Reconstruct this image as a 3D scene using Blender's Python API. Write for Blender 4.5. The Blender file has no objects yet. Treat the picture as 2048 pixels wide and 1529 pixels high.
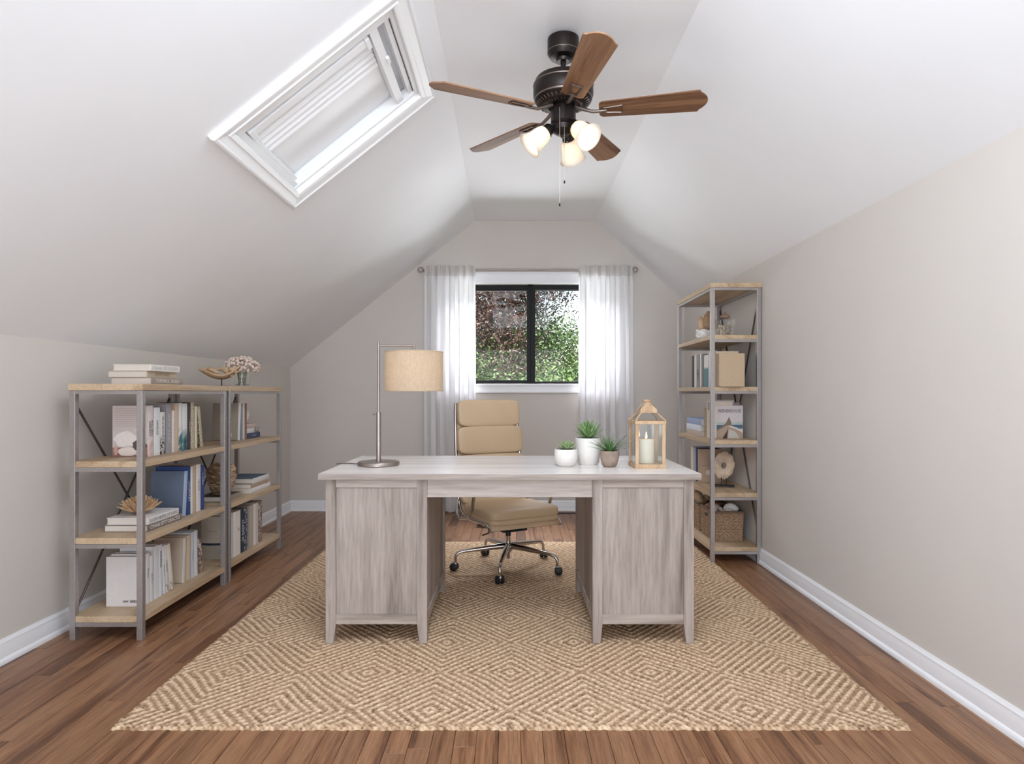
import bpy, math, random
import numpy as np
from mathutils import Vector, Matrix, Euler

# ------------------------------------------------------------------ camera, light, exposure
S = bpy.context.scene
COL = S.collection
FPX, HC = 1250.0, 1.12                     # focal length in pixels of a 2048 px frame, camera height
cam = bpy.data.objects.new('camera', bpy.data.cameras.new('camera'))
COL.objects.link(cam)
cam.location = (0, 0, HC); cam.rotation_euler = (math.pi/2, 0, 0)
cam.data.sensor_width = 36; cam.data.lens = 36*FPX/2048
cam.data.shift_x = -0.001; cam.data.shift_y = 0.011
cam.data.clip_start = 0.02
S.camera = cam
S.view_settings.view_transform = 'Standard'; S.view_settings.look = 'None'
S.view_settings.gamma = 1; S.view_settings.use_curve_mapping = False
S.view_settings.exposure = 1.06
S.cycles.use_denoising = True
S.cycles.max_bounces = 10; S.cycles.diffuse_bounces = 6; S.cycles.transparent_max_bounces = 16
S.cycles.sample_clamp_indirect = 6
S.cycles.caustics_reflective = False; S.cycles.caustics_refractive = False

w = bpy.data.worlds.new('sky'); S.world = w; w.use_nodes = True
nt = w.node_tree; nt.nodes.clear()
sky = nt.nodes.new('ShaderNodeTexSky'); sky.sky_type = 'NISHITA'; sky.sun_disc = False
sky.sun_elevation = math.radians(48); sky.air_density = 1.6; sky.dust_density = .3; sky.ozone_density = 3.0; sky.sun_rotation = math.radians(200)
bg = nt.nodes.new('ShaderNodeBackground'); bg.inputs['Strength'].default_value = 0.15
out = nt.nodes.new('ShaderNodeOutputWorld')
nt.links.new(sky.outputs[0], bg.inputs[0]); nt.links.new(bg.outputs[0], out.inputs[0])

def lamp(name, kind, loc, rot, power, color=(1, 1, 1), **kw):
    l = bpy.data.lights.new(name, kind); l.energy = power; l.color = color
    for k, v in kw.items(): setattr(l, k, v)
    o = bpy.data.objects.new(name, l); COL.objects.link(o)
    o.location = loc; o.rotation_euler = rot
    return o
R = math.radians
lamp('sun', 'SUN', (0, -5, 12), (R(48), 0, R(-22)), 9, (1, .96, .88), angle=R(.6))
# added fill lights, all out of view, in place of daylight
lamp('rear_fill_light', 'AREA', (-0.25, -4.8, 1.35), (R(93), 0, 0), 58, (.83, .915, 1), shape='RECTANGLE', size=3.2, size_y=1.9)  # added fill; the wall behind the camera has no window
lamp('ceiling_fill_light', 'AREA', (-.22, -.75, .2), (R(180-18), 0, 0), 66, (.80, .90, 1), shape='RECTANGLE', size=3.0, size_y=3.2)  # added uplight near the floor to brighten the ceiling
lamp('overhead_fill_light', 'AREA', (.15, 1.45, 2.66), (R(26), 0, 0), 24, (.82, .91, 1), shape='RECTANGLE', size=1.0, size_y=1.6)  # added overhead fill
lamp('low_garden_fill', 'AREA', (.17, 9.2, -.05), (R(-94), 0, 0), 300, (.93, .96, 1), shape='RECTANGLE', size=6.0, size_y=2.0)  # added fill below the sight line, standing in for yard glow
lamp('high_garden_fill', 'AREA', (.17, 7.6, 4.0), (R(-40), 0, 0), 380, (.93, .96, 1), shape='RECTANGLE', size=3.5, size_y=1.6)  # added fill above the sight line, standing in for open sky

# ------------------------------------------------------------------ materials
def lin(c):
    return tuple(((v/255)/12.92 if v/255 <= .04045 else ((v/255+.055)/1.055)**2.4) for v in c) + (1,)
MATS = {}
def new_mat(name):
    m = bpy.data.materials.new(name); m.use_nodes = True
    MATS[name] = m
    return m, m.node_tree, m.node_tree.nodes['Principled BSDF']
def node(nt, t, **kw):
    n = nt.nodes.new(t)
    for k, v in kw.items():
        if k in n.inputs.keys() if isinstance(k, str) else False: n.inputs[k].default_value = v
        else: setattr(n, k, v)
    return n
def objvec(nt, scale=(1, 1, 1), rnd=True):
    tc = nt.nodes.new('ShaderNodeTexCoord'); mp = nt.nodes.new('ShaderNodeMapping')
    mp.inputs['Scale'].default_value = scale
    nt.links.new(tc.outputs['Object'], mp.inputs['Vector'])
    if rnd:
        oi = nt.nodes.new('ShaderNodeObjectInfo')
        ml = nt.nodes.new('ShaderNodeMath'); ml.operation = 'MULTIPLY'; ml.inputs[1].default_value = 37.0
        nt.links.new(oi.outputs['Random'], ml.inputs[0])
        nt.links.new(ml.outputs[0], mp.inputs['Location'])
    return mp.outputs[0]
def ramp(nt, src, stops):
    r = nt.nodes.new('ShaderNodeValToRGB')
    el = r.color_ramp.elements
    while len(el) < len(stops): el.new(.5)
    for e, (p, c) in zip(el, stops): e.position = p; e.color = c
    nt.links.new(src, r.inputs[0])
    return r.outputs[0]
def noise(nt, vec, scale, detail=3, rough=.5, dist=0):
    n = nt.nodes.new('ShaderNodeTexNoise')
    n.inputs['Scale'].default_value = scale; n.inputs['Detail'].default_value = detail
    n.inputs['Roughness'].default_value = rough; n.inputs['Distortion'].default_value = dist
    nt.links.new(vec, n.inputs['Vector'])
    return n.outputs['Fac']
def bump(nt, b, src, strength=.2, dist=.002):
    n = nt.nodes.new('ShaderNodeBump'); n.inputs['Strength'].default_value = strength; n.inputs['Distance'].default_value = dist
    nt.links.new(src, n.inputs['Height']); nt.links.new(n.outputs[0], b.inputs['Normal'])
def mix(nt, a, b, f, mode='MIX'):
    n = nt.nodes.new('ShaderNodeMix'); n.data_type = 'RGBA'; n.blend_type = mode
    for s, v in ((n.inputs[0], f), (n.inputs[6], a), (n.inputs[7], b)):
        if hasattr(v, 'is_linked'): nt.links.new(v, s)
        else: s.default_value = v
    return n.outputs[2]
def plain(name, c, rough=.6, metal=0, var=.04, bscale=0, bstr=.1, spec=.5, scale=40, coat=0):
    m, nt, b = new_mat(name)
    L = lin(c)
    v = objvec(nt)
    f = noise(nt, v, scale, 3)
    lo = tuple(x*(1-var) for x in L[:3])+(1,); hi = tuple(min(1, x*(1+var)) for x in L[:3])+(1,)
    nt.links.new(ramp(nt, f, [(.3, lo), (.7, hi)]), b.inputs['Base Color'])
    b.inputs['Roughness'].default_value = rough; b.inputs['Metallic'].default_value = metal
    b.inputs['Specular IOR Level'].default_value = spec
    b.inputs['Coat Weight'].default_value = coat
    if bscale: bump(nt, b, noise(nt, v, bscale, 4), bstr)
    return m
def wood(name, cols, axis=1, grain=26, rough=.45, stretch=.07, streak=.5, dark=.3, spec=.4, knots=0, objvar=0):
    """cols light, mid, dark; grain runs along local axis"""
    m, nt, b = new_mat(name)
    sc = [1, 1, 1]; sc[axis] = stretch
    v = objvec(nt, tuple(sc))
    c0, c1, c2 = [lin(c) for c in cols]
    big = noise(nt, v, grain*.28, 3, .5, 1.2)
    wv = nt.nodes.new('ShaderNodeMath'); wv.operation = 'MULTIPLY'; wv.inputs[1].default_value = 17.0
    nt.links.new(big, wv.inputs[0])
    sn = nt.nodes.new('ShaderNodeMath'); sn.operation = 'SINE'; nt.links.new(wv.outputs[0], sn.inputs[0])
    ad = nt.nodes.new('ShaderNodeMath'); ad.operation = 'MULTIPLY_ADD'; ad.inputs[1].default_value = .5; ad.inputs[2].default_value = .5
    nt.links.new(sn.outputs[0], ad.inputs[0])
    rings = ramp(nt, ad.outputs[0], [(0, c2), (.35, c1), (1, c0)])
    fine = noise(nt, v, grain*6, 4, .65)
    fcol = ramp(nt, fine, [(.35, c2), (.55, c1), (.75, c0)])
    col = mix(nt, rings, fcol, streak)
    blot = noise(nt, v, grain*.8, 2, .5, .6)
    col = mix(nt, col, c2, ramp(nt, blot, [(.55, (0, 0, 0, 1)), (.8, (dark,)*3+(1,))]))
    if objvar:
        oi = nt.nodes.new('ShaderNodeObjectInfo')
        g = ramp(nt, oi.outputs['Random'], [(0, (1-objvar, 1-objvar*1.08, 1-objvar*1.15, 1)), (.5, (1, .98, .96, 1)), (1, (1+objvar*.6,)*3+(1,))])
        col = mix(nt, col, g, 1.0, 'MULTIPLY')
    nt.links.new(col, b.inputs['Base Color'])
    b.inputs['Roughness'].default_value = rough; b.inputs['Specular IOR Level'].default_value = spec
    bump(nt, b, fine, .12, .001)
    return m
def emis(name, c, strength):
    m, nt, b = new_mat(name)
    b.inputs['Base Color'].default_value = lin(c); b.inputs['Emission Color'].default_value = lin(c)
    b.inputs['Emission Strength'].default_value = strength
    return m
def clear_glass(name, tint=(1, 1, 1, 1), fres=1.45, rough=0.0, gl=1.0):
    m, nt, b = new_mat(name)
    nt.nodes.remove(b)
    o = [n for n in nt.nodes if n.type == 'OUTPUT_MATERIAL'][0]
    t = nt.nodes.new('ShaderNodeBsdfTransparent'); t.inputs[0].default_value = tint
    g = nt.nodes.new('ShaderNodeBsdfGlossy'); g.inputs['Roughness'].default_value = rough
    g.inputs[0].default_value = (gl, gl, gl, 1)
    lw = nt.nodes.new('ShaderNodeLayerWeight'); lw.inputs[0].default_value = .5
    pw = nt.nodes.new('ShaderNodeMath'); pw.operation = 'POWER'; pw.inputs[1].default_value = 4
    nt.links.new(lw.outputs['Facing'], pw.inputs[0])
    f = nt.nodes.new('ShaderNodeMath'); f.operation = 'MULTIPLY_ADD'; f.inputs[1].default_value = .6; f.inputs[2].default_value = (fres-1)*.04
    nt.links.new(pw.outputs[0], f.inputs[0])
    mx = nt.nodes.new('ShaderNodeMixShader')
    nt.links.new(f.outputs[0], mx.inputs[0]); nt.links.new(t.outputs[0], mx.inputs[1]); nt.links.new(g.outputs[0], mx.inputs[2])
    nt.links.new(mx.outputs[0], o.inputs[0])
    return m
def translucent(name, c, c2, f, weave=0, rough=.8):
    m, nt, b = new_mat(name)
    o = [n for n in nt.nodes if n.type == 'OUTPUT_MATERIAL'][0]
    t = nt.nodes.new('ShaderNodeBsdfTranslucent')
    b.inputs['Roughness'].default_value = rough
    b.inputs['Specular IOR Level'].default_value = .2
    if weave:
        v1 = objvec(nt, (1, 1, 8), False); v2 = objvec(nt, (9, 9, 1), False)
        a = noise(nt, v1, weave, 2); bb = noise(nt, v2, weave*.6, 2)
        s = nt.nodes.new('ShaderNodeMath'); s.operation = 'ADD'; nt.links.new(a, s.inputs[0]); nt.links.new(bb, s.inputs[1])
        hf = nt.nodes.new('ShaderNodeMath'); hf.operation = 'MULTIPLY'; hf.inputs[1].default_value = .5; nt.links.new(s.outputs[0], hf.inputs[0])
        cc = ramp(nt, hf.outputs[0], [(.35, tuple(x*.78 for x in lin(c)[:3])+(1,)), (.65, lin(c))])
        c2c = ramp(nt, hf.outputs[0], [(.35, tuple(x*.8 for x in lin(c2)[:3])+(1,)), (.65, lin(c2))])
        nt.links.new(cc, b.inputs['Base Color']); nt.links.new(c2c, t.inputs[0])
    else:
        b.inputs['Base Color'].default_value = lin(c); t.inputs[0].default_value = lin(c2)
    mx = nt.nodes.new('ShaderNodeMixShader'); mx.inputs[0].default_value = f
    nt.links.new(b.outputs[0], mx.inputs[1]); nt.links.new(t.outputs[0], mx.inputs[2])
    nt.links.new(mx.outputs[0], o.inputs[0])
    return m

M_wall = plain('wall_paint', (212, 206, 200), .85, var=.012, bscale=260, bstr=.05, spec=.25, scale=3)
M_ceil = plain('ceiling_paint', (240, 241, 243), .9, var=.01, bscale=220, bstr=.05, spec=.2, scale=3)
M_trim = plain('white_gloss_paint', (240, 241, 244), .35, var=.01, scale=5)
M_sky_white = plain('skylight_white', (243, 244, 245), .4, var=.01, scale=5)
M_blackframe = plain('black_window_frame', (12, 11, 11), .5, var=.1, spec=.25)
M_glass = clear_glass('window_glass', fres=1.14)
M_jar = clear_glass('jar_glass', (.95, .965, .96, 1), 2.3)
M_steel = plain('brushed_steel', (172, 166, 164), .38, .75, var=.06, scale=60)
M_rod = plain('dark_rod_steel', (96, 88, 86), .4, .8)
M_shelf = wood('light_oak_board', ((206, 184, 156), (190, 164, 134), (160, 132, 102)), 1, 16, .5, .06)
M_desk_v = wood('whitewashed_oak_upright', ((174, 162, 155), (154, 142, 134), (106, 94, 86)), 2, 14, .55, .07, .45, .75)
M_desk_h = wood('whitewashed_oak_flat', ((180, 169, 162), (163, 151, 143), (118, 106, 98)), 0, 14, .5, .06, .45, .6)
M_desk_top_lit = wood('whitewashed_oak_glare_top', ((240, 236, 233), (233, 227, 224), (212, 203, 199)), 0, 14, .26, .05, .45, .4, spec=.7)  # lighter than the other desk wood: window glare put into the colour
M_plank = wood('oak_floor_plank', ((162, 122, 90), (138, 97, 69), (76, 48, 33)), 1, 30, .36, .05, .5, .7, objvar=.12)
M_sub = plain('dark_subfloor', (60, 40, 30), .9)
M_blade = wood('walnut_fan_blade', ((164, 124, 92), (136, 98, 68), (92, 62, 44)), 0, 26, .55, .05, .45, .3)
M_bronze = plain('oil_rubbed_bronze', (44, 37, 35), .38, .7, var=.15)
M_bronze_l = plain('worn_bronze_edge', (120, 108, 100), .35, .8)
M_chain = plain('nickel_chain', (170, 166, 160), .3, .9)
M_shade = translucent('frosted_glass_shade', (246, 240, 230), (255, 246, 232), .35, rough=.35)
M_bulb = emis('warm_led_bulb', (255, 243, 226), 2.6)
M_lampbulb = emis('table_lamp_bulb', (255, 226, 190), 2.6)
M_linen = translucent('linen_lamp_shade', (226, 207, 182), (240, 214, 180), .45, weave=60)
M_linen_trim = plain('linen_shade_trim', (190, 165, 140), .8)
M_nickel = plain('satin_nickel', (158, 147, 140), .36, .85, var=.04)
M_leather = plain('tan_leather', (198, 172, 140), .5, var=.05, bscale=180, bstr=.15, scale=6)
M_chrome = plain('polished_aluminium', (190, 184, 180), .16, 1, var=.02)
M_blackpl = plain('black_plastic', (24, 24, 26), .5)
M_pot_w = plain('white_stone_pot', (222, 218, 213), .8, var=.05, bscale=90, bstr=.25, scale=14)
M_pot_c = plain('brown_concrete_pot', (150, 132, 118), .85, var=.22, bscale=60, bstr=.4, scale=30)
M_soil = plain('dark_soil', (58, 46, 38), .95, bscale=120, bstr=.6)
M_lantern = wood('pale_wood_lantern', ((205, 176, 142), (190, 160, 128), (160, 128, 98)), 2, 30, .5, .1)
M_wax = plain('cream_candle_wax', (226, 216, 198), .5, var=.02)
M_flame = emis('candle_flame', (255, 214, 140), 9)
M_curtain = translucent('sheer_white_curtain', (240, 238, 238), (236, 236, 240), .27)
M_curtain_h = translucent('curtain_header', (222, 218, 216), (225, 222, 220), .35)
M_page = plain('book_pages', (214, 204, 194), .9, var=.06, scale=300)
M_shell = plain('cream_shell', (226, 212, 198), .55, var=.12, scale=30, bscale=60, bstr=.3)
M_shell_br = plain('brown_shell', (150, 116, 86), .5, var=.3, scale=30)
M_shell_wh = plain('white_shell', (236, 232, 230), .5, var=.05, scale=30, bscale=70, bstr=.3)
M_drift = wood('driftwood', ((216, 190, 158), (196, 164, 128), (146, 112, 80)), 0, 22, .6, .2)
M_wicker = plain('wicker', (150, 122, 96), .8, var=.35, scale=90)
M_wicker_d = plain('wicker_rim', (112, 92, 76), .8, var=.25, scale=90)
def succ(name, a, b):
    m, nt, bb = new_mat(name)
    v = objvec(nt); f = noise(nt, v, 25, 2)
    nt.links.new(ramp(nt, f, [(.3, lin(a)), (.7, lin(b))]), bb.inputs['Base Color'])
    bb.inputs['Roughness'].default_value = .42
    return m
M_succ = succ('succulent_green', (92, 128, 74), (140, 168, 112))
M_succ2 = succ('rosette_green', (120, 146, 96), (168, 184, 138))
M_grass = succ('grass_green', (48, 92, 44), (96, 140, 70))

# ------------------------------------------------------------------ mesh builder
class MB:
    def __init__(s): s.v = []; s.f = []; s.mi = []; s.cur = 0
    def add(s, vs, fs, M=None):
        o = len(s.v)
        s.v += [tuple(M @ Vector(p)) if M is not None else tuple(p) for p in vs]
        s.f += [tuple(o+i for i in f) for f in fs]; s.mi += [s.cur]*len(fs)
        return s
    def box(s, a, b, M=None):
        (x0, y0, z0), (x1, y1, z1) = a, b
        x0, x1 = min(x0, x1), max(x0, x1); y0, y1 = min(y0, y1), max(y0, y1); z0, z1 = min(z0, z1), max(z0, z1)
        return s.add([(x0,y0,z0),(x1,y0,z0),(x1,y1,z0),(x0,y1,z0),(x0,y0,z1),(x1,y0,z1),(x1,y1,z1),(x0,y1,z1)],
              [(0,3,2,1),(4,5,6,7),(0,1,5,4),(1,2,6,5),(2,3,7,6),(3,0,4,7)], M)
    def prism(s, poly, z0, z1, M=None):
        """poly in xy counterclockwise, extruded in z"""
        n = len(poly)
        return s.add([(x, y, z0) for x, y in poly]+[(x, y, z1) for x, y in poly],
              [tuple(range(n-1, -1, -1)), tuple(range(n, 2*n))]+[(i, (i+1) % n, n+(i+1) % n, n+i) for i in range(n)], M)
    def lathe(s, prof, n=32, M=None, caps=True):
        vs = []; fs = []
        for r, z in prof:
            for i in range(n):
                a = 2*math.pi*i/n; vs.append((r*math.cos(a), r*math.sin(a), z))
        for k in range(len(prof)-1):
            for i in range(n):
                j = (i+1) % n
                fs.append((k*n+i, k*n+j, (k+1)*n+j, (k+1)*n+i))
        if caps:
            if prof[0][0] > 1e-6: fs.append(tuple(range(n-1, -1, -1)))
            if prof[-1][0] > 1e-6: fs.append(tuple((len(prof)-1)*n+i for i in range(n)))
        return s.add(vs, fs, M)
    def tube(s, pts, r, n=10, caps=True):
        pts = [Vector(p) for p in pts]; m = len(pts)
        rs = r if isinstance(r, (list, tuple)) else [r]*m
        up = None; rings = []
        for i, p in enumerate(pts):
            t = (pts[min(i+1, m-1)]-pts[max(i-1, 0)]).normalized()
            if up is None:
                up = Vector((0, 0, 1)) if abs(t.z) < .9 else Vector((1, 0, 0))
            a = t.cross(up)
            if a.length < 1e-5: a = t.cross(Vector((0, 1, 0)))
            a.normalize(); up = a.cross(t).normalized()
            rings.append([tuple(p+rs[i]*(math.cos(2*math.pi*k/n)*a+math.sin(2*math.pi*k/n)*up)) for k in range(n)])
        vs = [q for ring in rings for q in ring]
        fs = [(i*n+k, (i+1)*n+k, (i+1)*n+(k+1) % n, i*n+(k+1) % n) for i in range(m-1) for k in range(n)]
        if caps: fs += [tuple(range(n)), tuple((m-1)*n+k for k in range(n-1, -1, -1))]
        return s.add(vs, fs)
    def sq(s, size, e=.3, n=20, M=None, e2=None):
        """superellipsoid of half sizes"""
        e2 = e2 or e; nu, nv = n*2, n
        p = lambda c, q: math.copysign(abs(c)**q, c)
        vs = []
        for j in range(nv+1):
            ph = -math.pi/2+math.pi*j/nv
            for i in range(nu):
                th = 2*math.pi*i/nu
                vs.append((size[0]*p(math.cos(ph), e2)*p(math.cos(th), e), size[1]*p(math.cos(ph), e2)*p(math.sin(th), e), size[2]*p(math.sin(ph), e2)))
        fs = [(j*nu+i, j*nu+(i+1) % nu, (j+1)*nu+(i+1) % nu, (j+1)*nu+i) for j in range(nv) for i in range(nu)]
        return s.add(vs, fs, M)
    def grid(s, fn, nu, nv, close=False):
        vs = [tuple(fn(i/nu, j/nv)) for j in range(nv+1) for i in range(nu+1)]
        fs = [(j*(nu+1)+i, j*(nu+1)+i+1, (j+1)*(nu+1)+i+1, (j+1)*(nu+1)+i) for j in range(nv) for i in range(nu)]
        return s.add(vs, fs)
    def build(s, name, mat, parent=None, loc=None, rot=None, smooth=None, bevel=0, kind=None, label=None, solid=0, sub=0):
        me = bpy.data.meshes.new(name); me.from_pydata(s.v, [], s.f); me.update()
        for m in (mat if isinstance(mat, (list, tuple)) else [mat]): me.materials.append(m)
        if max(s.mi, default=0): me.polygons.foreach_set('material_index', s.mi)
        if smooth is not None:
            me.shade_smooth(); me.set_sharp_from_angle(angle=math.radians(smooth))
        o = bpy.data.objects.new(name, me); COL.objects.link(o)
        if parent is not None: o.parent = parent
        if loc is not None: o.location = loc
        if rot is not None: o.rotation_euler = rot
        if solid:
            q = o.modifiers.new('solid', 'SOLIDIFY'); q.thickness = solid; q.offset = 0
        if bevel:
            q = o.modifiers.new('bevel', 'BEVEL'); q.width = bevel; q.segments = 2; q.limit_method = 'ANGLE'; q.angle_limit = R(40)
        if sub:
            q = o.modifiers.new('sub', 'SUBSURF'); q.levels = sub; q.render_levels = sub
        if kind: o['kind'] = kind
        if label: o['label'] = label
        return o
def thing(name, label, cat, loc=(0, 0, 0), rot=(0, 0, 0), group=None):
    o = bpy.data.objects.new(name, None); COL.objects.link(o); o.empty_display_size = .05
    o.location = loc; o.rotation_euler = rot; o['label'] = label; o['category'] = cat
    if group: o['group'] = group
    return o
def tag(o, label, cat, group=None, kind=None):
    if label: o['label'] = label
    if cat: o['category'] = cat
    if group: o['group'] = group
    if kind: o['kind'] = kind
    return o
def struct(o): o['kind'] = 'structure'; return o
def align(d, up=(0, 0, 1)):
    """matrix whose +z points along d"""
    return Vector(d).to_track_quat('Z', 'Y').to_matrix().to_4x4()
T = Matrix.Translation
def RX(a): return Matrix.Rotation(R(a), 4, 'X')
def RY(a): return Matrix.Rotation(R(a), 4, 'Y')
def RZ(a): return Matrix.Rotation(R(a), 4, 'Z')

def lettering(text, mat, parent, M, size, maxw=None, name='lettering', bold=0.0, squeeze=1.0):
    """flat text lying in the plane of matrix M (x reading direction, y up, z outwards), centred"""
    cu = bpy.data.curves.new('text', 'FONT'); cu.body = text; cu.size = size
    cu.align_x = 'CENTER'; cu.align_y = 'CENTER'; cu.resolution_u = 2; cu.offset = bold*size
    tmp = bpy.data.objects.new('text', cu); COL.objects.link(tmp)
    dg = bpy.context.evaluated_depsgraph_get()
    me = bpy.data.meshes.new_from_object(tmp.evaluated_get(dg))
    bpy.data.objects.remove(tmp); bpy.data.curves.remove(cu)
    xs = [v.co.x for v in me.vertices]
    wd = max(xs)-min(xs); f = squeeze
    if maxw and wd*f > maxw: f = maxw/wd
    me.transform(Matrix.Diagonal((f, 1, 1, 1)))
    me.transform(M)
    me.materials.clear(); me.materials.append(mat)
    o = bpy.data.objects.new(name, me); COL.objects.link(o); o.parent = parent
    return o

XL, XR, YB, YF = -2.12, 1.635, 5.95, -5.0
KL, KR, ZC = 1.365, 1.98, 2.762
cl_back, cl_near = -.362, -.280   # left edge of the flat ceiling at the back wall / at the near end
XCR = .781
SL = (ZC-KL)/(cl_back-XL)

# ------------------------------------------------------------------ floor with planks
fb = MB(); fb.box((XL-.05, YF-.05, -.12), (XR+.05, YB+.05, -.012))
floor = struct(fb.build('floor', M_sub))
rugx0, rugx1, rugy0, rugy1 = -1.341, 1.327, 2.074, 4.68
random.seed(4)
PW = .0715
planks = []
nx = int((XR-XL)/PW)+1
for i in range(nx):
    x0 = XL+i*PW; x1 = min(x0+PW, XR)
    y = YF+random.uniform(-.9, 0)
    while y < YB:
        L = random.uniform(.45, 1.35)
        y0, y1 = max(y, YF), min(y+L, YB)
        if y1-y0 > .05: planks.append((x0, x1, y0, y1))
        elif planks and y1 == YB: planks[-1] = planks[-1][:3]+(YB,)
        y += L
def seen(p):
    x0, x1, y0, y1 = p
    if y1 < 1.85: return False
    if x0 > rugx0+.02 and x1 < rugx1-.02 and y0 > rugy0+.02 and y1 < rugy1-.02: return False
    yy = max(y1, 1.9)
    if x1 < -1026/1250*yy-.1 or x0 > 1022/1250*yy+.1: return False
    return True
vis = sorted([p for p in planks if seen(p)], key=lambda p: p[2])
sep = set(vis[:298])
rest = MB()
def plank_mesh(mb, x0, x1, y0, y1, ox=0, oy=0):
    g = .0006; b = .0012; t = .012; z = 0
    X0, X1, Y0, Y1 = x0+g-ox, x1-g-ox, y0+g-oy, y1-g-oy
    mb.add([(X0,Y0,-t),(X1,Y0,-t),(X1,Y1,-t),(X0,Y1,-t),(X0,Y0,-b),(X1,Y0,-b),(X1,Y1,-b),(X0,Y1,-b),
            (X0+b,Y0+b,0),(X1-b,Y0+b,0),(X1-b,Y1-b,0),(X0+b,Y1-b,0)],
           [(0,1,5,4),(1,2,6,5),(2,3,7,6),(3,0,4,7),(4,5,9,8),(5,6,10,9),(6,7,11,10),(7,4,8,11),(8,9,10,11)])
for p in planks:
    x0, x1, y0, y1 = p
    if p in sep:
        mb = MB(); cx, cy = (x0+x1)/2, (y0+y1)/2
        plank_mesh(mb, x0, x1, y0, y1, cx, cy)
        mb.build('floor_plank', M_plank, floor, loc=(cx, cy, 0))
    else: plank_mesh(rest, *p)
rest.build('floor_plank', M_plank, floor, kind='stuff')

# ------------------------------------------------------------------ walls
wx0, wx1, wz0, wz1 = -.64, .98, 1.21, 2.160       # window opening in the back wall
mb = MB()
def quad(mb, *p): mb.add(p, [(0, 1, 2, 3)])
Y = YB
# back wall built around the window opening: strips
def zt(x):  # ceiling height at x on the back wall
    if x < cl_back: return KL+(x-XL)*SL
    if x > XCR: return ZC-(x-XCR)*(ZC-KR)/(XR-XCR)
    return ZC
xs = [XL, wx0, cl_back, XCR, wx1, XR]
for a, b in zip(xs[:-1], xs[1:]):
    if a >= wx0 and b <= wx1:
        quad(mb, (a, Y, 0), (b, Y, 0), (b, Y, wz0), (a, Y, wz0))
        quad(mb, (a, Y, wz1), (b, Y, wz1), (b, Y, zt(b)), (a, Y, zt(a)))
    else:
        quad(mb, (a, Y, 0), (b, Y, 0), (b, Y, zt(b)), (a, Y, zt(a)))
D = .16
quad(mb, (wx0, Y, wz0), (wx1, Y, wz0), (wx1, Y+D, wz0), (wx0, Y+D, wz0))
quad(mb, (wx0, Y, wz1), (wx1, Y, wz1), (wx1, Y+D, wz1), (wx0, Y+D, wz1))
quad(mb, (wx0, Y, wz0), (wx0, Y, wz1), (wx0, Y+D, wz1), (wx0, Y+D, wz0))
quad(mb, (wx1, Y, wz0), (wx1, Y, wz1), (wx1, Y+D, wz1), (wx1, Y+D, wz0))
struct(mb.build('wall_back', M_wall))
mb = MB(); mb.box((XL-.1, YF, -.05), (XL, YB+.1, KL+.004)); struct(mb.build('wall_left', M_wall))
mb = MB(); mb.box((XR, YF, -.05), (XR+.1, YB+.1, KR+.004)); struct(mb.build('wall_right', M_wall))
mb = MB(); mb.add([(XL, YF, 0), (XR, YF, 0), (XR, YF, KR), (XCR, YF, ZC), (cl_near, YF, KL+(cl_near-XL)*SL), (XL, YF, KL)], [(0, 1, 2, 3, 4, 5)])
struct(mb.build('wall_front', M_wall))
# ceiling: left slope (with the skylight opening), flat, right slope
su = Vector((1, 0, SL)).normalized(); sn = Vector((SL, 0, -1)).normalized()   # up-slope, and normal into the room
def sp(u, v, n=0): return Vector((XL, 0, KL))+su*u+Vector((0, v, 0))+sn*n
def edge_x(y): return cl_back+(cl_near-cl_back)*(YB-y)/(YB-YF)
UM = lambda y: (edge_x(y)-XL)*math.hypot(1, SL)
OU0, OU1, OV0, OV1 = 1.283, 2.092, 2.492, 3.238
mb = MB()
q = lambda *p: mb.add([tuple(a) for a in p], [tuple(range(len(p)))])
def top_pt(y): return (edge_x(y), y, KL+(edge_x(y)-XL)*SL)
q(sp(0, YF), top_pt(YF), top_pt(OV0), sp(0, OV0))
q(sp(0, OV1), top_pt(OV1), top_pt(YB), sp(0, YB))
q(sp(0, OV0), sp(OU0, OV0), sp(OU0, OV1), sp(0, OV1))
q(sp(OU1, OV0), top_pt(OV0), top_pt(OV1), sp(OU1, OV1))
q(top_pt(YF), (XCR, YF, ZC), (XCR, YB, ZC), top_pt(YB))
q((XCR, YF, ZC), (XR, YF, KR), (XR, YB, KR), (XCR, YB, ZC))
struct(mb.build('ceiling', M_ceil))
# baseboards: moulded profile, d out from the wall, z up
prof = [(0, 0), (.022, 0), (.022, .012), (.018, .02), (.013, .024), (.013, .072), (.010, .080), (.011, .086), (.006, .094), (.004, .100), (0, .100)]
def baseboard(name, a, b, nrm):
    a, b, nrm = Vector(a), Vector(b), Vector(nrm); n = len(prof); mb = MB()
    vs = [tuple(p+nrm*d+Vector((0, 0, z))) for p in (a, b) for d, z in prof]
    mb.add(vs, [(i, (i+1) % n, n+(i+1) % n, n+i) for i in range(n)]+[tuple(range(n)), tuple(range(2*n-1, n-1, -1))])
    return struct(mb.build(name, M_trim, smooth=35))
baseboard('baseboard_left', (XL, YF, 0), (XL, YB, 0), (1, 0, 0))
baseboard('baseboard_right', (XR, YF, 0), (XR, YB, 0), (-1, 0, 0))
baseboard('baseboard_back', (XL, YB, 0), (XR, YB, 0), (0, -1, 0))

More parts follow.
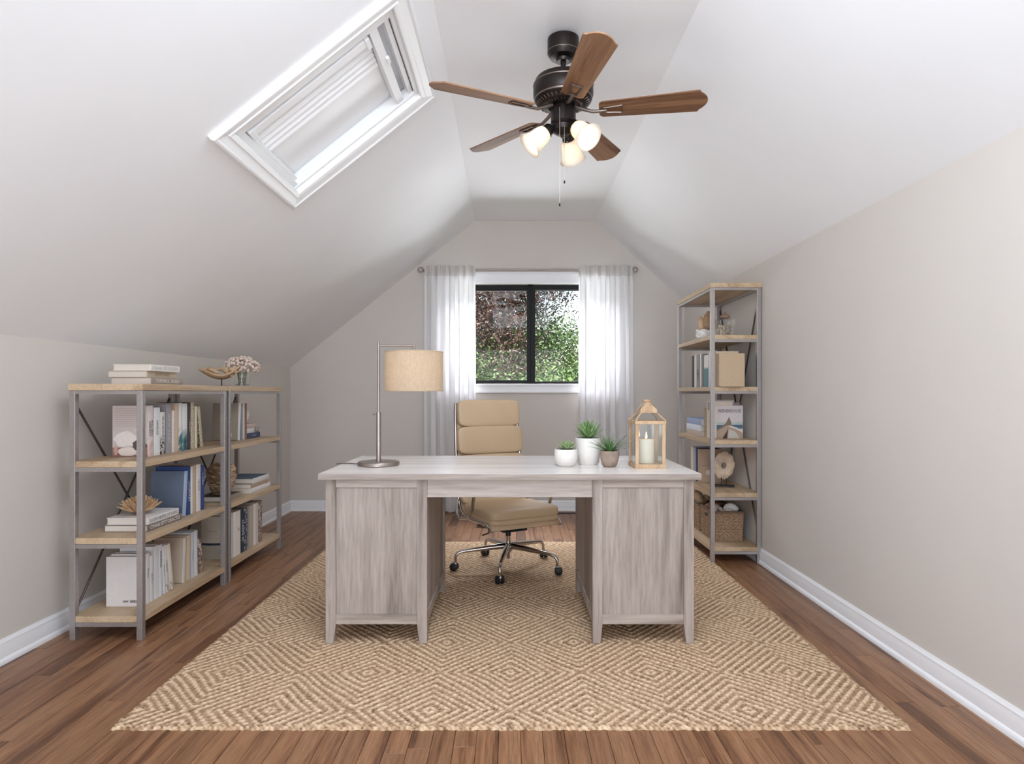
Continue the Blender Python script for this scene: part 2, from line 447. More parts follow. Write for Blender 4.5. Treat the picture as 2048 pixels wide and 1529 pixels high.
# ------------------------------------------------------------------ window in the back wall
win = struct(bpy.data.objects.new('window_1', None)); COL.objects.link(win); win.location = ((wx0+wx1)/2, YB, wz0)
def wpart(mb, name, mat, **k):
    o = mb.build(name, mat, win, **k); o.location = -Vector(win.location); return o
cw = .11
mb = MB()
for (a, b) in (((wx0-cw, YB-.02, wz1), (wx1+cw, YB, wz1+cw)), ((wx0-cw, YB-.018, wz0-.085), (wx1+cw, YB, wz0)),
               ((wx0-cw, YB-.019, wz0), (wx0, YB, wz1)), ((wx1, YB-.019, wz0), (wx1+cw, YB, wz1))):
    mb2 = MB(); mb2.box(a, b)
    # a raised back band on each casing board
    (x0, y0, z0), (x1, y1, z1) = a, b
    if x1-x0 > 1:
        if z0 >= wz1: mb2.box((x0, y0-.008, z1-.022), (x1, y0, z1)); mb2.box((x0, y0-.004, z0+.006), (x1, y0, z0+.02))
        else: mb2.box((x0, y0-.012, z1-.02), (x1, y0, z1)); mb2.box((x0, y0-.006, z0), (x1, y0, z0+.02))
    wpart(mb2, 'casing', M_trim, bevel=.002)
yf = YB+.05
def bar(a, b, name='sash_frame', dy=.04, y=yf): wpart(MB().box((a[0], y, a[1]), (b[0], y+dy, b[1])), name, M_blackframe, bevel=.002)
bar((wx0, wz1-.045), (wx1, wz1)); bar((wx0, wz0), (wx1, wz0+.025)); bar((wx0, wz0), (wx0+.045, wz1)); bar((wx1-.045, wz0), (wx1, wz1))
bar((.133, wz0+.025), (.168, wz1-.045), 'sash_stile', .03, yf-.012)
bar((.168, wz0+.025), (.212, wz1-.045), 'mullion', .045, yf)
bar((wx0+.045, wz1-.058), (.135, wz1-.045), 'sash_rail', .02, yf); bar((wx0+.045, wz0+.025), (.135, wz0+.036), 'sash_rail', .02, yf)
bar((.21, wz1-.053), (wx1-.045, wz1-.045), 'sash_rail', .02, yf+.015)
for a, b in ((wx0+.04, .14), (.2, wx1-.04)):
    wpart(MB().box((a, yf+.02, wz0+.02), (b, yf+.024, wz1-.04)), 'pane', M_glass)
wpart(MB().box((.14, yf-.03, wz1-.012), (.19, yf, wz1-.002)), 'latch', M_blackframe, bevel=.002)

# ------------------------------------------------------------------ skylight
skl = struct(bpy.data.objects.new('window_2', None)); COL.objects.link(skl)
MS = Matrix(((su.x, 0, sn.x, XL), (0, 1, 0, 0), (su.z, 0, sn.z, KL), (0, 0, 0, 1)))   # (u, v, n) -> world
skl.location = sp((OU0+OU1)/2, (OV0+OV1)/2)
def spart(mb, name, mat, **k):
    mb.v = [tuple(MS @ Vector(p)) for p in mb.v]
    mb.f = [f[::-1] for f in mb.f]
    o = mb.build(name, mat, skl, **k); o.location = -Vector(skl.location); return o
CW = .08; A0, A1, B0, B1 = OU0-CW, OU1+CW, OV0-CW, OV1+CW
cp = [(0, 0), (0, .020), (.008, .026), (.016, .026), (.022, .020), (.040, .016), (.055, .014), (.060, .019), (.070, .017), (.080, .012), (.083, 0)]
def mitre(p0, p1, inn, name):
    """moulded casing board from corner p0 to p1 (outer corners), inn = inward direction, mitred"""
    p0, p1, inn = Vector(p0+(0,)), Vector(p1+(0,)), Vector(inn+(0,)); t = (p1-p0).normalized(); n = len(cp); vs = []
    for base, sgn in ((p0, 1), (p1, -1)):
        for d, h in cp: vs.append(tuple(base+inn*d+t*d*sgn+Vector((0, 0, h))))
    mb = MB(); mb.add(vs, [(i, (i+1) % n, n+(i+1) % n, n+i) for i in range(n)]+[tuple(range(n)), tuple(range(2*n-1, n-1, -1))])
    spart(mb, name, M_sky_white, smooth=30)
mitre((A0, B0), (A1, B0), (0, 1), 'casing'); mitre((A1, B0), (A1, B1), (-1, 0), 'casing')
mitre((A1, B1), (A0, B1), (0, -1), 'casing'); mitre((A0, B1), (A0, B0), (1, 0), 'casing')
dp = -.085
mb = MB()   # shaft sides and lid
for a, b in (((OU0-.02, OV0-.02, dp-.02), (OU0, OV1+.02, 0)), ((OU1, OV0-.02, dp-.02), (OU1+.02, OV1+.02, 0)),
             ((OU0, OV0-.02, dp-.02), (OU1, OV0, 0)), ((OU0, OV1, dp-.02), (OU1, OV1+.02, 0))):
    spart(MB().box(a, b), 'reveal', M_sky_white)
spart(MB().box((OU0, OV0, dp-.02), (OU1, OV1, dp)), 'shade_cloth', M_sky_white)
# sash frame members just inside the casing
spart(MB().box((OU0, OV0, -.045), (OU1, OV0+.075, -.012)), 'sash_frame', M_sky_white, bevel=.002)
spart(MB().box((OU0, OV0+.075, -.07), (OU0+.028, OV1, -.02)), 'sash_frame', M_sky_white, bevel=.002)
spart(MB().box((OU0+.028, OV0+.09, -.08), (OU0+.045, OV1, -.045)), 'sash_frame', M_sky_white, bevel=.002)
spart(MB().box((OU0, OV1-.02, -.07), (OU1, OV1, -.015)), 'sash_frame', M_sky_white, bevel=.002)
spart(MB().box((OU1-.018, OV0+.02, -.07), (OU1, OV1, -.01)), 'sash_frame', M_sky_white, bevel=.002)
spart(MB().box((OU1-.045, OV0+.06, -.075), (OU1-.020, OV1-.02, -.03)), 'sash_frame', M_sky_white, bevel=.002)
spart(MB().box((OU1-.125, OV0+.075, -.075), (OU1-.085, OV1-.03, -.02)), 'sash_rail', M_sky_white, bevel=.002)
spart(MB().box((OU1-.085, OV0+.075, -.082), (OU1-.045, OV1-.03, -.068)), 'channel', plain('gap_shade_grey', (196, 197, 200), .5))  # grey puts the shading of the gap between the bars into colour
M_gap = plain('dark_gap_screw', (60, 60, 62), .7)
spart(MB().box((OU1-.022, OV0+.05, -.04), (OU1-.018, OV1-.025, -.028)), 'gap_shade_strip', M_gap)  # dark strip drawn in for the shade of the narrow gap
# cassette of the blind along the slope
cz = MB(); cz.box((OU0+.04, OV0+.105, -.07), (OU1-.14, OV0+.150, -.018)); spart(cz, 'blind_cassette', M_sky_white, bevel=.004)
spart(MB().box((OU0+.035, OV0+.098, -.074), (OU0+.058, OV0+.170, -.012)), 'end_cap', M_sky_white, bevel=.004)
spart(MB().box((OU1-.158, OV0+.098, -.074), (OU1-.135, OV0+.170, -.012)), 'end_cap', M_sky_white, bevel=.004)
spart(MB().box((OU0+.058, OV0+.152, -.07), (OU1-.158, OV0+.172, -.03)), 'blind_rail', M_sky_white, bevel=.003)
# pleats
def pl(i, j):
    v = OV0+.175+.215*j
    n = -.062+.012*math.cos(j*2*math.pi*5)-.010*j
    return (OU0+.045+(OU1-.13-OU0-.045)*i, v, n)
spart(MB().grid(pl, 2, 60), 'pleated_blind', M_sky_white, smooth=60)
spart(MB().box((OU0+.045, OV0+.39, -.084), (OU1-.13, OV0+.404, -.062)), 'blind_bottom_rail', M_sky_white, bevel=.003)
spart(MB().box((OU1-.098, OV0+.30, -.022), (OU1-.082, OV0+.345, -.008)), 'latch', M_sky_white, bevel=.002)
for u, v in ((OU0+.03, OV0+.02), (OU0+.33, OV0+.02), (OU1-.06, OV0+.03)):
    m4 = MB(); m4.lathe([(0, -.003), (.004, -.002), (.004, 0), (.0015, 0)], 10, T((u, v, -.009))); spart(m4, 'screw', M_gap)

# ------------------------------------------------------------------ curtains and rod
def curtain(x0, x1, label, seed):
    random.seed(seed)
    t = thing('curtain', label, 'curtain', ((x0+x1)/2, YB-.115, .012), group=None)
    nf = 5.5
    cx = (x0+x1)/2; hw = (x1-x0)/2
    ph = [random.uniform(-.5, .5) for _ in range(8)]
    def f(i, j, z0=0.0, z1=2.30):
        z = z0+(z1-z0)*j
        fl = 1+.03*(1-z/2.3)
        a = 2*math.pi*nf*i
        amp = .024+.016*(1-z/2.3)
        if z > 2.2: amp *= .75
        yy = amp*math.sin(a+ph[0]+.25*math.sin(3.1*z+ph[1]))+.008*math.sin(2.3*a+ph[2]+z)+.006*math.sin(.5*a+ph[3]+2*z)
        xx = (i-.5)*2*hw*fl+.012*math.sin(2*a+ph[4])*(1 if z < 2.2 else .4)
        return (xx, yy, z)
    MB().grid(lambda i, j: f(i, j, 0.0, 2.205), 150, 30).build('panel', M_curtain, t, smooth=80)
    MB().grid(lambda i, j: f(i, j, 2.205, 2.30), 150, 4).build('header_band', M_curtain_h, t, smooth=80)
    return t
curtain(-.826, -.352, 'sheer white curtain on the left side of the window', 1)
curtain(.612, 1.112, 'sheer white curtain on the right side of the window', 2)
t = thing('curtain_rod', 'thin satin nickel curtain rod with ring finials above the window', 'curtain rod', (.14, YB-.062, 2.285))
MB().tube([(-.985, 0, 0), (.985, 0, 0)], .008, 12).build('rod', M_nickel, t, smooth=50)
for s in (-1, 1):
    pts = [(s*(1.012)+.022*math.cos(a), 0, .022*math.sin(a)) for a in [2*math.pi*k/20 for k in range(21)]]
    MB().tube(pts, .0065, 8, False).build('finial', M_nickel, t, smooth=60)
    MB().tube([(s*.975, 0, 0), (s*.975, .06, 0)], .006, 8).lathe([(.018, 0), (.018, .006)], 16, T((s*.975, .056, 0)) @ RX(-90)).build('bracket', M_nickel, t, smooth=50)

# floor register under the back wall
t = thing('floor_vent', 'dark slotted floor register below the back wall', 'vent', (.50, YB-.13, .0))
MB().box((-.13, -.03, 0), (.13, .03, .004)).build('plate', plain('vent_brown', (58, 44, 38), .5, .4), t, bevel=.001)
for k in range(12):
    MB().box((-.12+k*.021, -.022, .004), (-.108+k*.021, .022, .006)).build('slat', MATS['vent_brown'], t)

# ------------------------------------------------------------------ rug
def rug():
    nx, ny = 560, 540
    X = np.linspace(rugx0, rugx1, nx+1); Yv = np.linspace(rugy0, rugy1, ny+1)
    gx, gy = np.meshgrid(X, Yv)
    # gentle irregularity of hand weaving
    wob = .0032*np.sin(gx*17+1.7*np.sin(gy*9))+.0025*np.sin(gy*23+gx*7)+.0015*np.sin(gx*61+gy*43)
    u = (gx+.012+wob)/.559; v = (gy-2.487+wob*.8)/.597
    du = u-np.round(u); dv = v-np.round(v)
    s = np.abs(du)+np.abs(dv)
    r = np.minimum(s, 1-s)                       # 0 at diamond centres, .5 at borders
    ring = r*2*7.0
    stripe = .5-.5*np.cos(2*np.pi*ring)
    along = (np.abs(du)-np.abs(dv))*7.0*2
    twist = .5+.5*np.sin(2*np.pi*(along*1.15+.9*np.abs((ring % 1)-.5)*2+.35*np.sin(ring.astype(int)*2.1)))
    rng = np.random.RandomState(3)
    nz = rng.rand(ny+1, nx+1)
    nz = (nz+np.roll(nz, 1, 0)+np.roll(nz, 1, 1)+np.roll(nz, (1, 1), (0, 1)))/4
    nz2 = rng.rand(ny//2+2, nx//2+2).repeat(2, 0).repeat(2, 1)[:ny+1, :nx+1]; nz2 = (nz2+np.roll(nz2, 1, 0)+np.roll(nz2, 1, 1)+np.roll(nz2, (1, 1), (0, 1)))/4
    h = stripe**.8*(.58+.42*twist)*(.88+.24*nz2)
    low = .30+.3*(.5+.5*np.sin(2*np.pi*along*2.1))*(1-stripe)
    h = np.maximum(h, low*.75)+.3*(nz-.5)+.2*(nz2-.5)
    edge = np.minimum.reduce([gx-rugx0, rugx1-gx, gy-rugy0, rugy1-gy])
    e = np.clip(edge/.016, 0, 1)
    bead = .5+.5*np.sin(2*np.pi*(gx if True else gy)/.022)
    eb = np.clip(edge/.022, 0, 1)
    bead = .5+.5*np.sin(2*np.pi*(gx+gy)/.019+2.2*np.sin(gx*37)+1.5*np.sin(gy*29))
    h = np.where(eb < 1, .3+.32*bead+.6*(nz2-.5)+.3*(nz-.5), h)
    z = (.006+.0065*h)*np.sqrt(np.clip(1-(1-e)**2, 0, 1))+.0005
    jit = .0025*np.sin(gy*170)+.002*np.sin(gy*61)
    gxo = gx+np.where(edge < .01, jit, 0)*np.sign(gx)*-1
    co = np.stack([gxo, gy+np.where(gy-rugy0 < .01, .0022*np.sin(gx*190)+.002*np.sin(gx*47), 0), z], -1).reshape(-1, 3)
    idx = np.arange((nx+1)*(ny+1)).reshape(ny+1, nx+1)
    f = np.stack([idx[:-1, :-1], idx[:-1, 1:], idx[1:, 1:], idx[1:, :-1]], -1).reshape(-1, 4)
    me = bpy.data.meshes.new('rug')
    me.vertices.add(len(co)); me.vertices.foreach_set('co', co.ravel())
    me.loops.add(f.size); me.loops.foreach_set('vertex_index', f.ravel())
    me.polygons.add(len(f)); me.polygons.foreach_set('loop_start', np.arange(0, f.size, 4)); me.polygons.foreach_set('loop_total', np.full(len(f), 4))
    me.update(); me.validate()
    at = me.attributes.new('strand', 'FLOAT', 'POINT'); at.data.foreach_set('value', np.clip(h, 0, 1).ravel().astype(np.float32))
    me.shade_smooth()
    m, nt, b = new_mat('jute')
    a = nt.nodes.new('ShaderNodeAttribute'); a.attribute_name = 'strand'
    v = objvec(nt); f1 = noise(nt, v, 140, 4, .7); f2 = noise(nt, v, 7, 3)
    mm = nt.nodes.new('ShaderNodeMath'); mm.operation = 'MULTIPLY_ADD'; mm.inputs[1].default_value = .5; nt.links.new(f1, mm.inputs[0]); nt.links.new(a.outputs['Fac'], mm.inputs[2])
    sb = nt.nodes.new('ShaderNodeMath'); sb.operation = 'SUBTRACT'; sb.inputs[1].default_value = .25; nt.links.new(mm.outputs[0], sb.inputs[0])
    col = ramp(nt, sb.outputs[0], [(.12, lin((100, 76, 58))), (.36, lin((168, 138, 110))), (.70, lin((214, 188, 158))), (1, lin((232, 208, 180)))])
    col = mix(nt, col, lin((196, 162, 128)), ramp(nt, f2, [(.4, (0, 0, 0, 1)), (.8, (.3, .3, .3, 1))]))
    nt.links.new(col, b.inputs['Base Color']); b.inputs['Roughness'].default_value = .95; b.inputs['Specular IOR Level'].default_value = .15
    bump(nt, b, f1, .5, .003)
    me.materials.append(m)
    o = bpy.data.objects.new('rug', me); COL.objects.link(o)
    tag(o, 'large natural jute area rug woven in concentric diamonds under the desk', 'rug')
rug()

# ------------------------------------------------------------------ desk
DZ = .766; RZ0 = .011       # desk top height; legs stand on the rug
desk = thing('desk', 'whitewashed oak double pedestal desk standing on the jute rug', 'desk', (-.014, 3.14, RZ0))
def dp_(mb, name, mat, **k):
    mb.v = [(x+.014, y-3.14, z-RZ0) for x, y, z in mb.v]
    return mb.build(name, mat, desk, **k)
dp_(MB().box((-.855, 2.746, DZ-.027), (.827, 3.539, DZ)), 'desktop', M_desk_top_lit)
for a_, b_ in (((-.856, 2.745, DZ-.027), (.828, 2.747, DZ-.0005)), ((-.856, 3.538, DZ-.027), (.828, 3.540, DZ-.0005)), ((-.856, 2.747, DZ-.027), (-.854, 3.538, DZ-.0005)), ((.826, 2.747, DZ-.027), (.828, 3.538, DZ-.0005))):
    dp_(MB().box(a_, b_), 'unlit_edge_strip', M_desk_h)  # strips added so the edges keep the wood tone without the painted glare
yF, yK = 2.765, 3.515
def dleg(x0, x1, y0, y1, taper):   # square post tapering on one side at the foot
    zt_ = .096; k = .010*taper
    mb = MB()
    xa, xb = (x0, x1-k) if taper > 0 else (x0-k, x1)
    ya, yb = (y0, y1-.008) if y0 < 3.1 else (y0+.008, y1)
    mb.add([(xa,ya,RZ0),(xb,ya,RZ0),(xb,yb,RZ0),(xa,yb,RZ0),(x0,y0,zt_),(x1,y0,zt_),(x1,y1,zt_),(x0,y1,zt_),(x0,y0,DZ-.027),(x1,y0,DZ-.027),(x1,y1,DZ-.027),(x0,y1,DZ-.027)],
           [(0,3,2,1),(0,1,5,4),(1,2,6,5),(2,3,7,6),(3,0,4,7),(4,5,9,8),(5,6,10,9),(6,7,11,10),(7,4,8,11),(8,9,10,11)])
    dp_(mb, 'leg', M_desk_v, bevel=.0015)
for (pa, pb) in ((-.8295, -.3805), (.3517, .8007)):
    W = .0445
    for (y0, y1) in ((yF, yF+W), (yK-W, yK)):
        dleg(pa, pa+W, y0, y1, 1); dleg(pb-W, pb, y0, y1, -1)
    for face, y in (('front', yF), ('back', yK)):
        s = 1 if face == 'front' else -1
        if face == 'front':
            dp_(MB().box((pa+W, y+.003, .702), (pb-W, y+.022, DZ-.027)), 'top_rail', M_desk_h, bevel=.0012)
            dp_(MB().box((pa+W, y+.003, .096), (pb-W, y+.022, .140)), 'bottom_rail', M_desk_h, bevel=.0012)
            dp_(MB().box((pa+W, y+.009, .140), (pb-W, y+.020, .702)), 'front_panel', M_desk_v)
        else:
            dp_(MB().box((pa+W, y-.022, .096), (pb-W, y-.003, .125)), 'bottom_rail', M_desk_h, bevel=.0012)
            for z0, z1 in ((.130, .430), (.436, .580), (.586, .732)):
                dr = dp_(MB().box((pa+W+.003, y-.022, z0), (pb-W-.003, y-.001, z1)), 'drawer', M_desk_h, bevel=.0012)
                hx = (pa+pb)/2; hz = (z0+z1)/2
                h = MB().tube([(hx-.06, y, hz), (hx-.06, y+.022, hz), (hx+.06, y+.022, hz), (hx+.06, y, hz)], .005, 8)
                h.v = [(a+.014, b-3.14, c-RZ0) for a, b, c in h.v]
                h.build('handle', M_nickel, dr, smooth=50)
    for xo, xi in ((pa+.004, 1), (pb-.004, -1)):
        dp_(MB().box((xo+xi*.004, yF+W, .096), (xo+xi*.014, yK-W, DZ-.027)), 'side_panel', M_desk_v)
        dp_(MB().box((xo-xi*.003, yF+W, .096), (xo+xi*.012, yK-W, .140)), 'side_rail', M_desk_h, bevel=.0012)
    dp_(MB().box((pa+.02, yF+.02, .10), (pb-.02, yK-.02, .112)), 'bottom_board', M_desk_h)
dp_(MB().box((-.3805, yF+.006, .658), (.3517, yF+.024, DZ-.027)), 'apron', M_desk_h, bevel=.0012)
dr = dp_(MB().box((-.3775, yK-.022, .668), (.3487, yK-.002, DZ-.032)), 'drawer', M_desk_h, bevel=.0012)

# ------------------------------------------------------------------ shelving units
UL, UD, PB = .835, .330, .026
def shelf_unit(x0, y0, levels, label, wall):
    """x0,y0 low corner; levels = board top heights; wall = -1 when the bracing is on the low-x side"""
    t = thing('shelving_unit', label, 'bookshelf', (x0, y0, 0), group='steel and oak shelving units')
    top = levels[-1]
    for i in (0, 1):
        for j in (0, 1):
            a = (i*(UD-PB), j*(UL-PB), 0)
            MB().box(a, (a[0]+PB, a[1]+PB, top-.030)).build('post', M_steel, t, bevel=.001)
    for z in levels:
        if z == top: MB().box((-.004, -.004, z-.030), (UD+.004, UL+.004, z)).build('shelf_board', M_shelf, t, bevel=.0015)
        else: MB().box((.001, .003, z-.028), (UD-.001, UL-.003, z)).build('shelf_board', M_shelf, t, bevel=.0015)
        for j in (0, 1):
            y = j*(UL-PB)
            MB().box((PB, y+.003, z-.047), (UD-PB, y+PB-.003, z-.0285)).build('cross_rail', M_steel, t)
        if z == top:
            for i in (0, 1):
                x = i*(UD-PB)
                MB().box((x+.003, PB, z-.047), (x+PB-.003, UL-PB, z-.0305)).build('top_rail', M_steel, t)
    xb = .004 if wall < 0 else UD-.004
    za, zb = .10, top-.06
    for s in (0, 1):
        p = [(xb+(s-.5)*.006, PB/2, za if s else zb), (xb+(s-.5)*.006, UL-PB/2, zb if s else za)]
        MB().tube(p, .0055, 8).build('cross_brace', M_rod, t, smooth=50)
    return t
LV4 = [.108, .463, .811, 1.163]
LV6 = LV4+[1.504, 1.846]
XU = -2.008
shelf_unit(XU, 2.828, LV4, 'four-tier steel and oak shelving unit nearest the camera by the left wall', -1)
shelf_unit(XU, 3.695, LV4, 'four-tier steel and oak shelving unit farther back on the left, topped by a vase', -1)
shelf_unit(1.300, 4.105, LV6, 'tall six-tier steel and oak shelving unit against the right wall', 1)

# ------------------------------------------------------------------ books
BM = {}
def cmat(c, rough=.6):
    k = (c, rough)
    if k not in BM: BM[k] = plain('cover_%d' % len(BM), c, rough, var=.03, scale=60)
    return BM[k]
INK = (44, 40, 42)
def splotch(name, base, cols, scale=20, lo=.45, hi=.62, zstart=None, zspan=.08):
    """printed cover: base colour with printed patches, optionally only below a height"""
    m, nt, b = new_mat(name)
    v = objvec(nt, rnd=False); col = lin(base)
    tc = nt.nodes.new('ShaderNodeTexCoord'); sx = nt.nodes.new('ShaderNodeSeparateXYZ'); nt.links.new(tc.outputs['Object'], sx.inputs[0])
    for k, c in enumerate(cols):
        f = noise(nt, v, scale*(1+.7*k), 3, .6, .8)
        fac = ramp(nt, f, [(lo, (0, 0, 0, 1)), (hi, (1, 1, 1, 1))])
        if zstart is not None:
            mr = nt.nodes.new('ShaderNodeMapRange'); mr.inputs[1].default_value = zstart; mr.inputs[2].default_value = zstart-zspan
            nt.links.new(sx.outputs[2], mr.inputs[0])
            mu = nt.nodes.new('ShaderNodeMath'); mu.operation = 'MULTIPLY'; nt.links.new(mr.outputs[0], mu.inputs[1])
            nt.links.new(fac, mu.inputs[0]); fac = mu.outputs[0]
        col = mix(nt, col, lin(c), fac)
    nt.links.new(col, b.inputs['Base Color']); b.inputs['Roughness'].default_value = .5
    return m
def book(loc, th, hh, dep, cover, label, face=1, lean=0, flat=False, text=None, ink=INK, tsize=.62, tpos=.5, tlen=.8, group=None, spine=None, art=None, back=0, name='book'):
    """local +X is the way the spine faces, thickness along Y, height Z. face=-1 turns it round."""
    rot = Euler((R(lean), 0, 0)) if not flat else Euler((R(90), 0, 0))
    rm = rot.to_matrix().to_4x4()
    if face < 0: rm = rm @ Matrix.Rotation(math.pi, 4, 'Z')
    if flat and face < 0: rm = Matrix.Rotation(math.pi, 4, 'Z') @ Euler((R(90), 0, 0)).to_matrix().to_4x4()
    t = thing(name, label, 'book', loc, rm.to_euler(), group)
    if lean: t.location.z += abs(math.sin(R(lean)))*th/2
    cm = cover if isinstance(cover, bpy.types.Material) else cmat(cover)
    e = .0022
    a, b = -th/2, th/2
    mb = MB()
    mb.box((-dep, a, 0), (-.001, a+e, hh)); mb.box((-dep, b-e, 0), (-.001, b, hh))
    c = mb.build('cover', cm, t, bevel=.0006)
    sm = (spine if isinstance(spine, bpy.types.Material) else cmat(spine)) if spine is not None else cm
    n = 6; poly = [(-.0025, a)]+[(.0004+.0018*math.sin(math.pi*k/n), a+th*k/n) for k in range(n+1)]+[(-.0025, b)]
    MB().prism(poly, 0, hh).build('spine', sm, t, smooth=50)
    MB().box((-dep+.004, a+e, .003), (-.003, b-e, hh-.003)).build('page_block', M_page, t)
    if text:
        lines = text.split('|')
        for q_, line in enumerate(lines):
            off = (q_-(len(lines)-1)/2)*-th/len(lines)*.8
            M = Matrix(((0, 0, 1, .0028), (0, 1, 0, off), (-1, 0, 0, hh*tpos), (0, 0, 0, 1)))
            lettering(line, cmat(ink), t, M, th*tsize/max(1, len(lines)*.75), maxw=hh*tlen, bold=.01)
    if art: art(t, th, hh, dep)
    return t
def cover_plane(th, dep, side):
    """matrix for lettering or print on the cover face; x to the right as seen from outside, y up; origin bottom centre"""
    if side < 0:   # outer face at -Y, seen from -Y: right = +X
        return Matrix(((1, 0, 0, -dep/2), (0, 0, -1, -th/2-.0004), (0, 1, 0, 0), (0, 0, 0, 1)))
    return Matrix(((-1, 0, 0, -dep/2), (0, 0, 1, th/2+.0004), (0, 1, 0, 0), (0, 0, 0, 1)))
def printed(t, M, polys, name='cover_print'):
    mats = []; mb = MB()
    for k, (c, pts) in enumerate(polys):
        mm = c if isinstance(c, bpy.types.Material) else cmat(c)
        if mm not in mats: mats.append(mm)
        mb.cur = mats.index(mm)
        mb.add([(x, y, .0001*(k+1)) for x, y in pts], [tuple(range(len(pts)))], M)
    return mb.build(name, mats, t)
def yL(px, xs): return xs*FPX/(px-1026)          # depth of a column of the left shelves, spine plane xs
def ztop(py, y): return HC-(py-787)*y/FPX

def row(xs, zs, entries, face, dep0, group):
    for e in entries:
        px0, px1, pyt, cover, label = e[:5]; k = dict(e[5]) if len(e) > 5 else {}
        dep = k.pop('dep', dep0)
        ya, yb = sorted((yL(px0, xs), yL(px1, xs)))
        if 'th' in k: th = k.pop('th'); yc = (ya+yb)/2
        else: th = yb-ya-.0012; yc = (ya+yb)/2
        hh = (ztop(pyt, ya)-zs)/math.cos(R(k.get('lean', 0)))
        xo = k.pop('xo', 0)
        book((xs+xo, yc, zs+.0005), th, hh, dep, cover, label, face=face, group=group, **k)

S_A = .811; S_B = .463; S_C = .108
def art_stones(t, th, hh, dep):
    M = cover_plane(th, dep, -1); w2 = dep/2
    P = []
    for k in range(9): z = hh*(.94-.043*k); P.append(((150, 135, 128), [(-w2*.86, z), (w2*.75, z), (w2*.75, z+.0014), (-w2*.86, z+.0014)]))
    blob = lambda cx, cz, rx, rz, n=14, s=0: [(cx+rx*math.cos(2*math.pi*i/n)*(1+.12*math.sin(3*i+s)), cz+rz*math.sin(2*math.pi*i/n)*(1+.1*math.cos(2*i+s))) for i in range(n)]
    P.append(((196, 186, 182), [(-w2*.98, .07), (w2*.98, .07), (w2*.98, .115), (w2*.3, .135), (-w2*.2, .12), (-w2*.98, .13)]))
    P.append(((150, 110, 98), [(-w2*.98, .001), (w2*.98, .001), (w2*.98, .05), (w2*.2, .045), (-w2*.98, .045)]))
    P.append(((222, 212, 206), blob(-w2*.25, .085, .055, .038)))
    P.append(((92, 74, 68), blob(w2*.55, .055, .035, .028, s=2)))
    P.append(((226, 214, 206), blob(-w2*.15, .025, .045, .022, s=1)))
    P.append(((210, 196, 186), blob(w2*.6, .020, .026, .018, s=3)))
    P.append(((200, 160, 146), blob(-w2*.8, .030, .010, .024)))
    printed(t, M, P)
teal_m = splotch('teal_wash_print', (226, 226, 226), [(46, 112, 118)], 14, .38, .5, .13, .05)
teal2_m = splotch('teal_white_print', (226, 224, 222), [(60, 118, 122), (30, 84, 92)], 10, .34, .52, .12, .07)
floral_m = splotch('black_floral_print', (222, 218, 214), [(60, 56, 54), (40, 36, 36)], 60, .5, .56, .10, .04)
blush_m = splotch('blush_print', (226, 212, 208), [(206, 160, 148)], 18, .42, .6, .10, .03)
gold_m = splotch('gold_leaf_print', (104, 84, 60), [(196, 176, 136), (70, 56, 42)], 70, .48, .56)
speck_m = splotch('speckled_spine', (206, 194, 170), [(150, 136, 108)], 160, .5, .56)
navy_m = splotch('navy_pattern_print', (40, 52, 72), [(208, 212, 216), (26, 34, 50)], 70, .54, .58)
rust_m = splotch('rust_photo_print', (150, 124, 104), [(206, 198, 190), (120, 86, 68)], 28, .45, .55)
sand_m = splotch('sandy_spine_print', (222, 214, 204), [(196, 160, 118), (110, 80, 58)], 34, .5, .56, .06, .03)

G1 = 'books standing on the upper shelf of the near left unit'
row(-1.772, S_A, [
    (295.5, 306, 812, (198, 184, 178), 'large art book with stones and lines of text printed on its cover', dict(spine=blush_m, text='POLLERIN|ARBUREY', art=art_stones, tlen=.42, tpos=.55)),
    (307.4, 319.8, 816, (226, 226, 226), 'thick plain white book beside the stone-cover art book', dict(text='LARODUCIE', tlen=.3, tpos=.58, tsize=.4)),
    (320.2, 329.5, 825, (210, 204, 198), 'short white book with black floral spine foot', dict(spine=floral_m, text='SELLE SELENNC', tlen=.55, tpos=.62, tsize=.45)),
    (332, 343, 809, (158, 154, 158), 'tall grey book beside the short floral-spined one', dict(text='SERIVE SUNET', ink=(196, 200, 204), tlen=.6, tpos=.5, tsize=.5)),
    (343.6, 349.4, 822, (226, 214, 204), 'thin cream book next to the tall grey one', {}),
    (349.8, 357, 808, (206, 180, 156), 'tan book just left of the two teal-splashed white books', {}),
    (357.3, 364.3, 807, teal_m, 'white book with pale teal wash, left one of the teal pair', {}),
    (364.7, 374.4, 808, teal2_m, 'white book with deep teal foot, right one of the teal pair', {}),
    (375.4, 381, 806, (70, 60, 62), 'dark plum book right of the teal-footed white book', dict(text='ARENELIS', ink=(190, 186, 190), tlen=.5, tsize=.5)),
    (381.3, 388.2, 805.5, (112, 90, 66), 'brown book with beige speckled spine behind the plum one', dict(spine=speck_m)),
    (390, 394.6, 813, (222, 208, 186), 'slim cream book before the leaning gold book', {}),
    (401.2, 406.4, 814, gold_m, 'gold-leaf book leaning against the slim cream book', dict(lean=9, spine=speck_m)),
    ], 1, .172, G1)

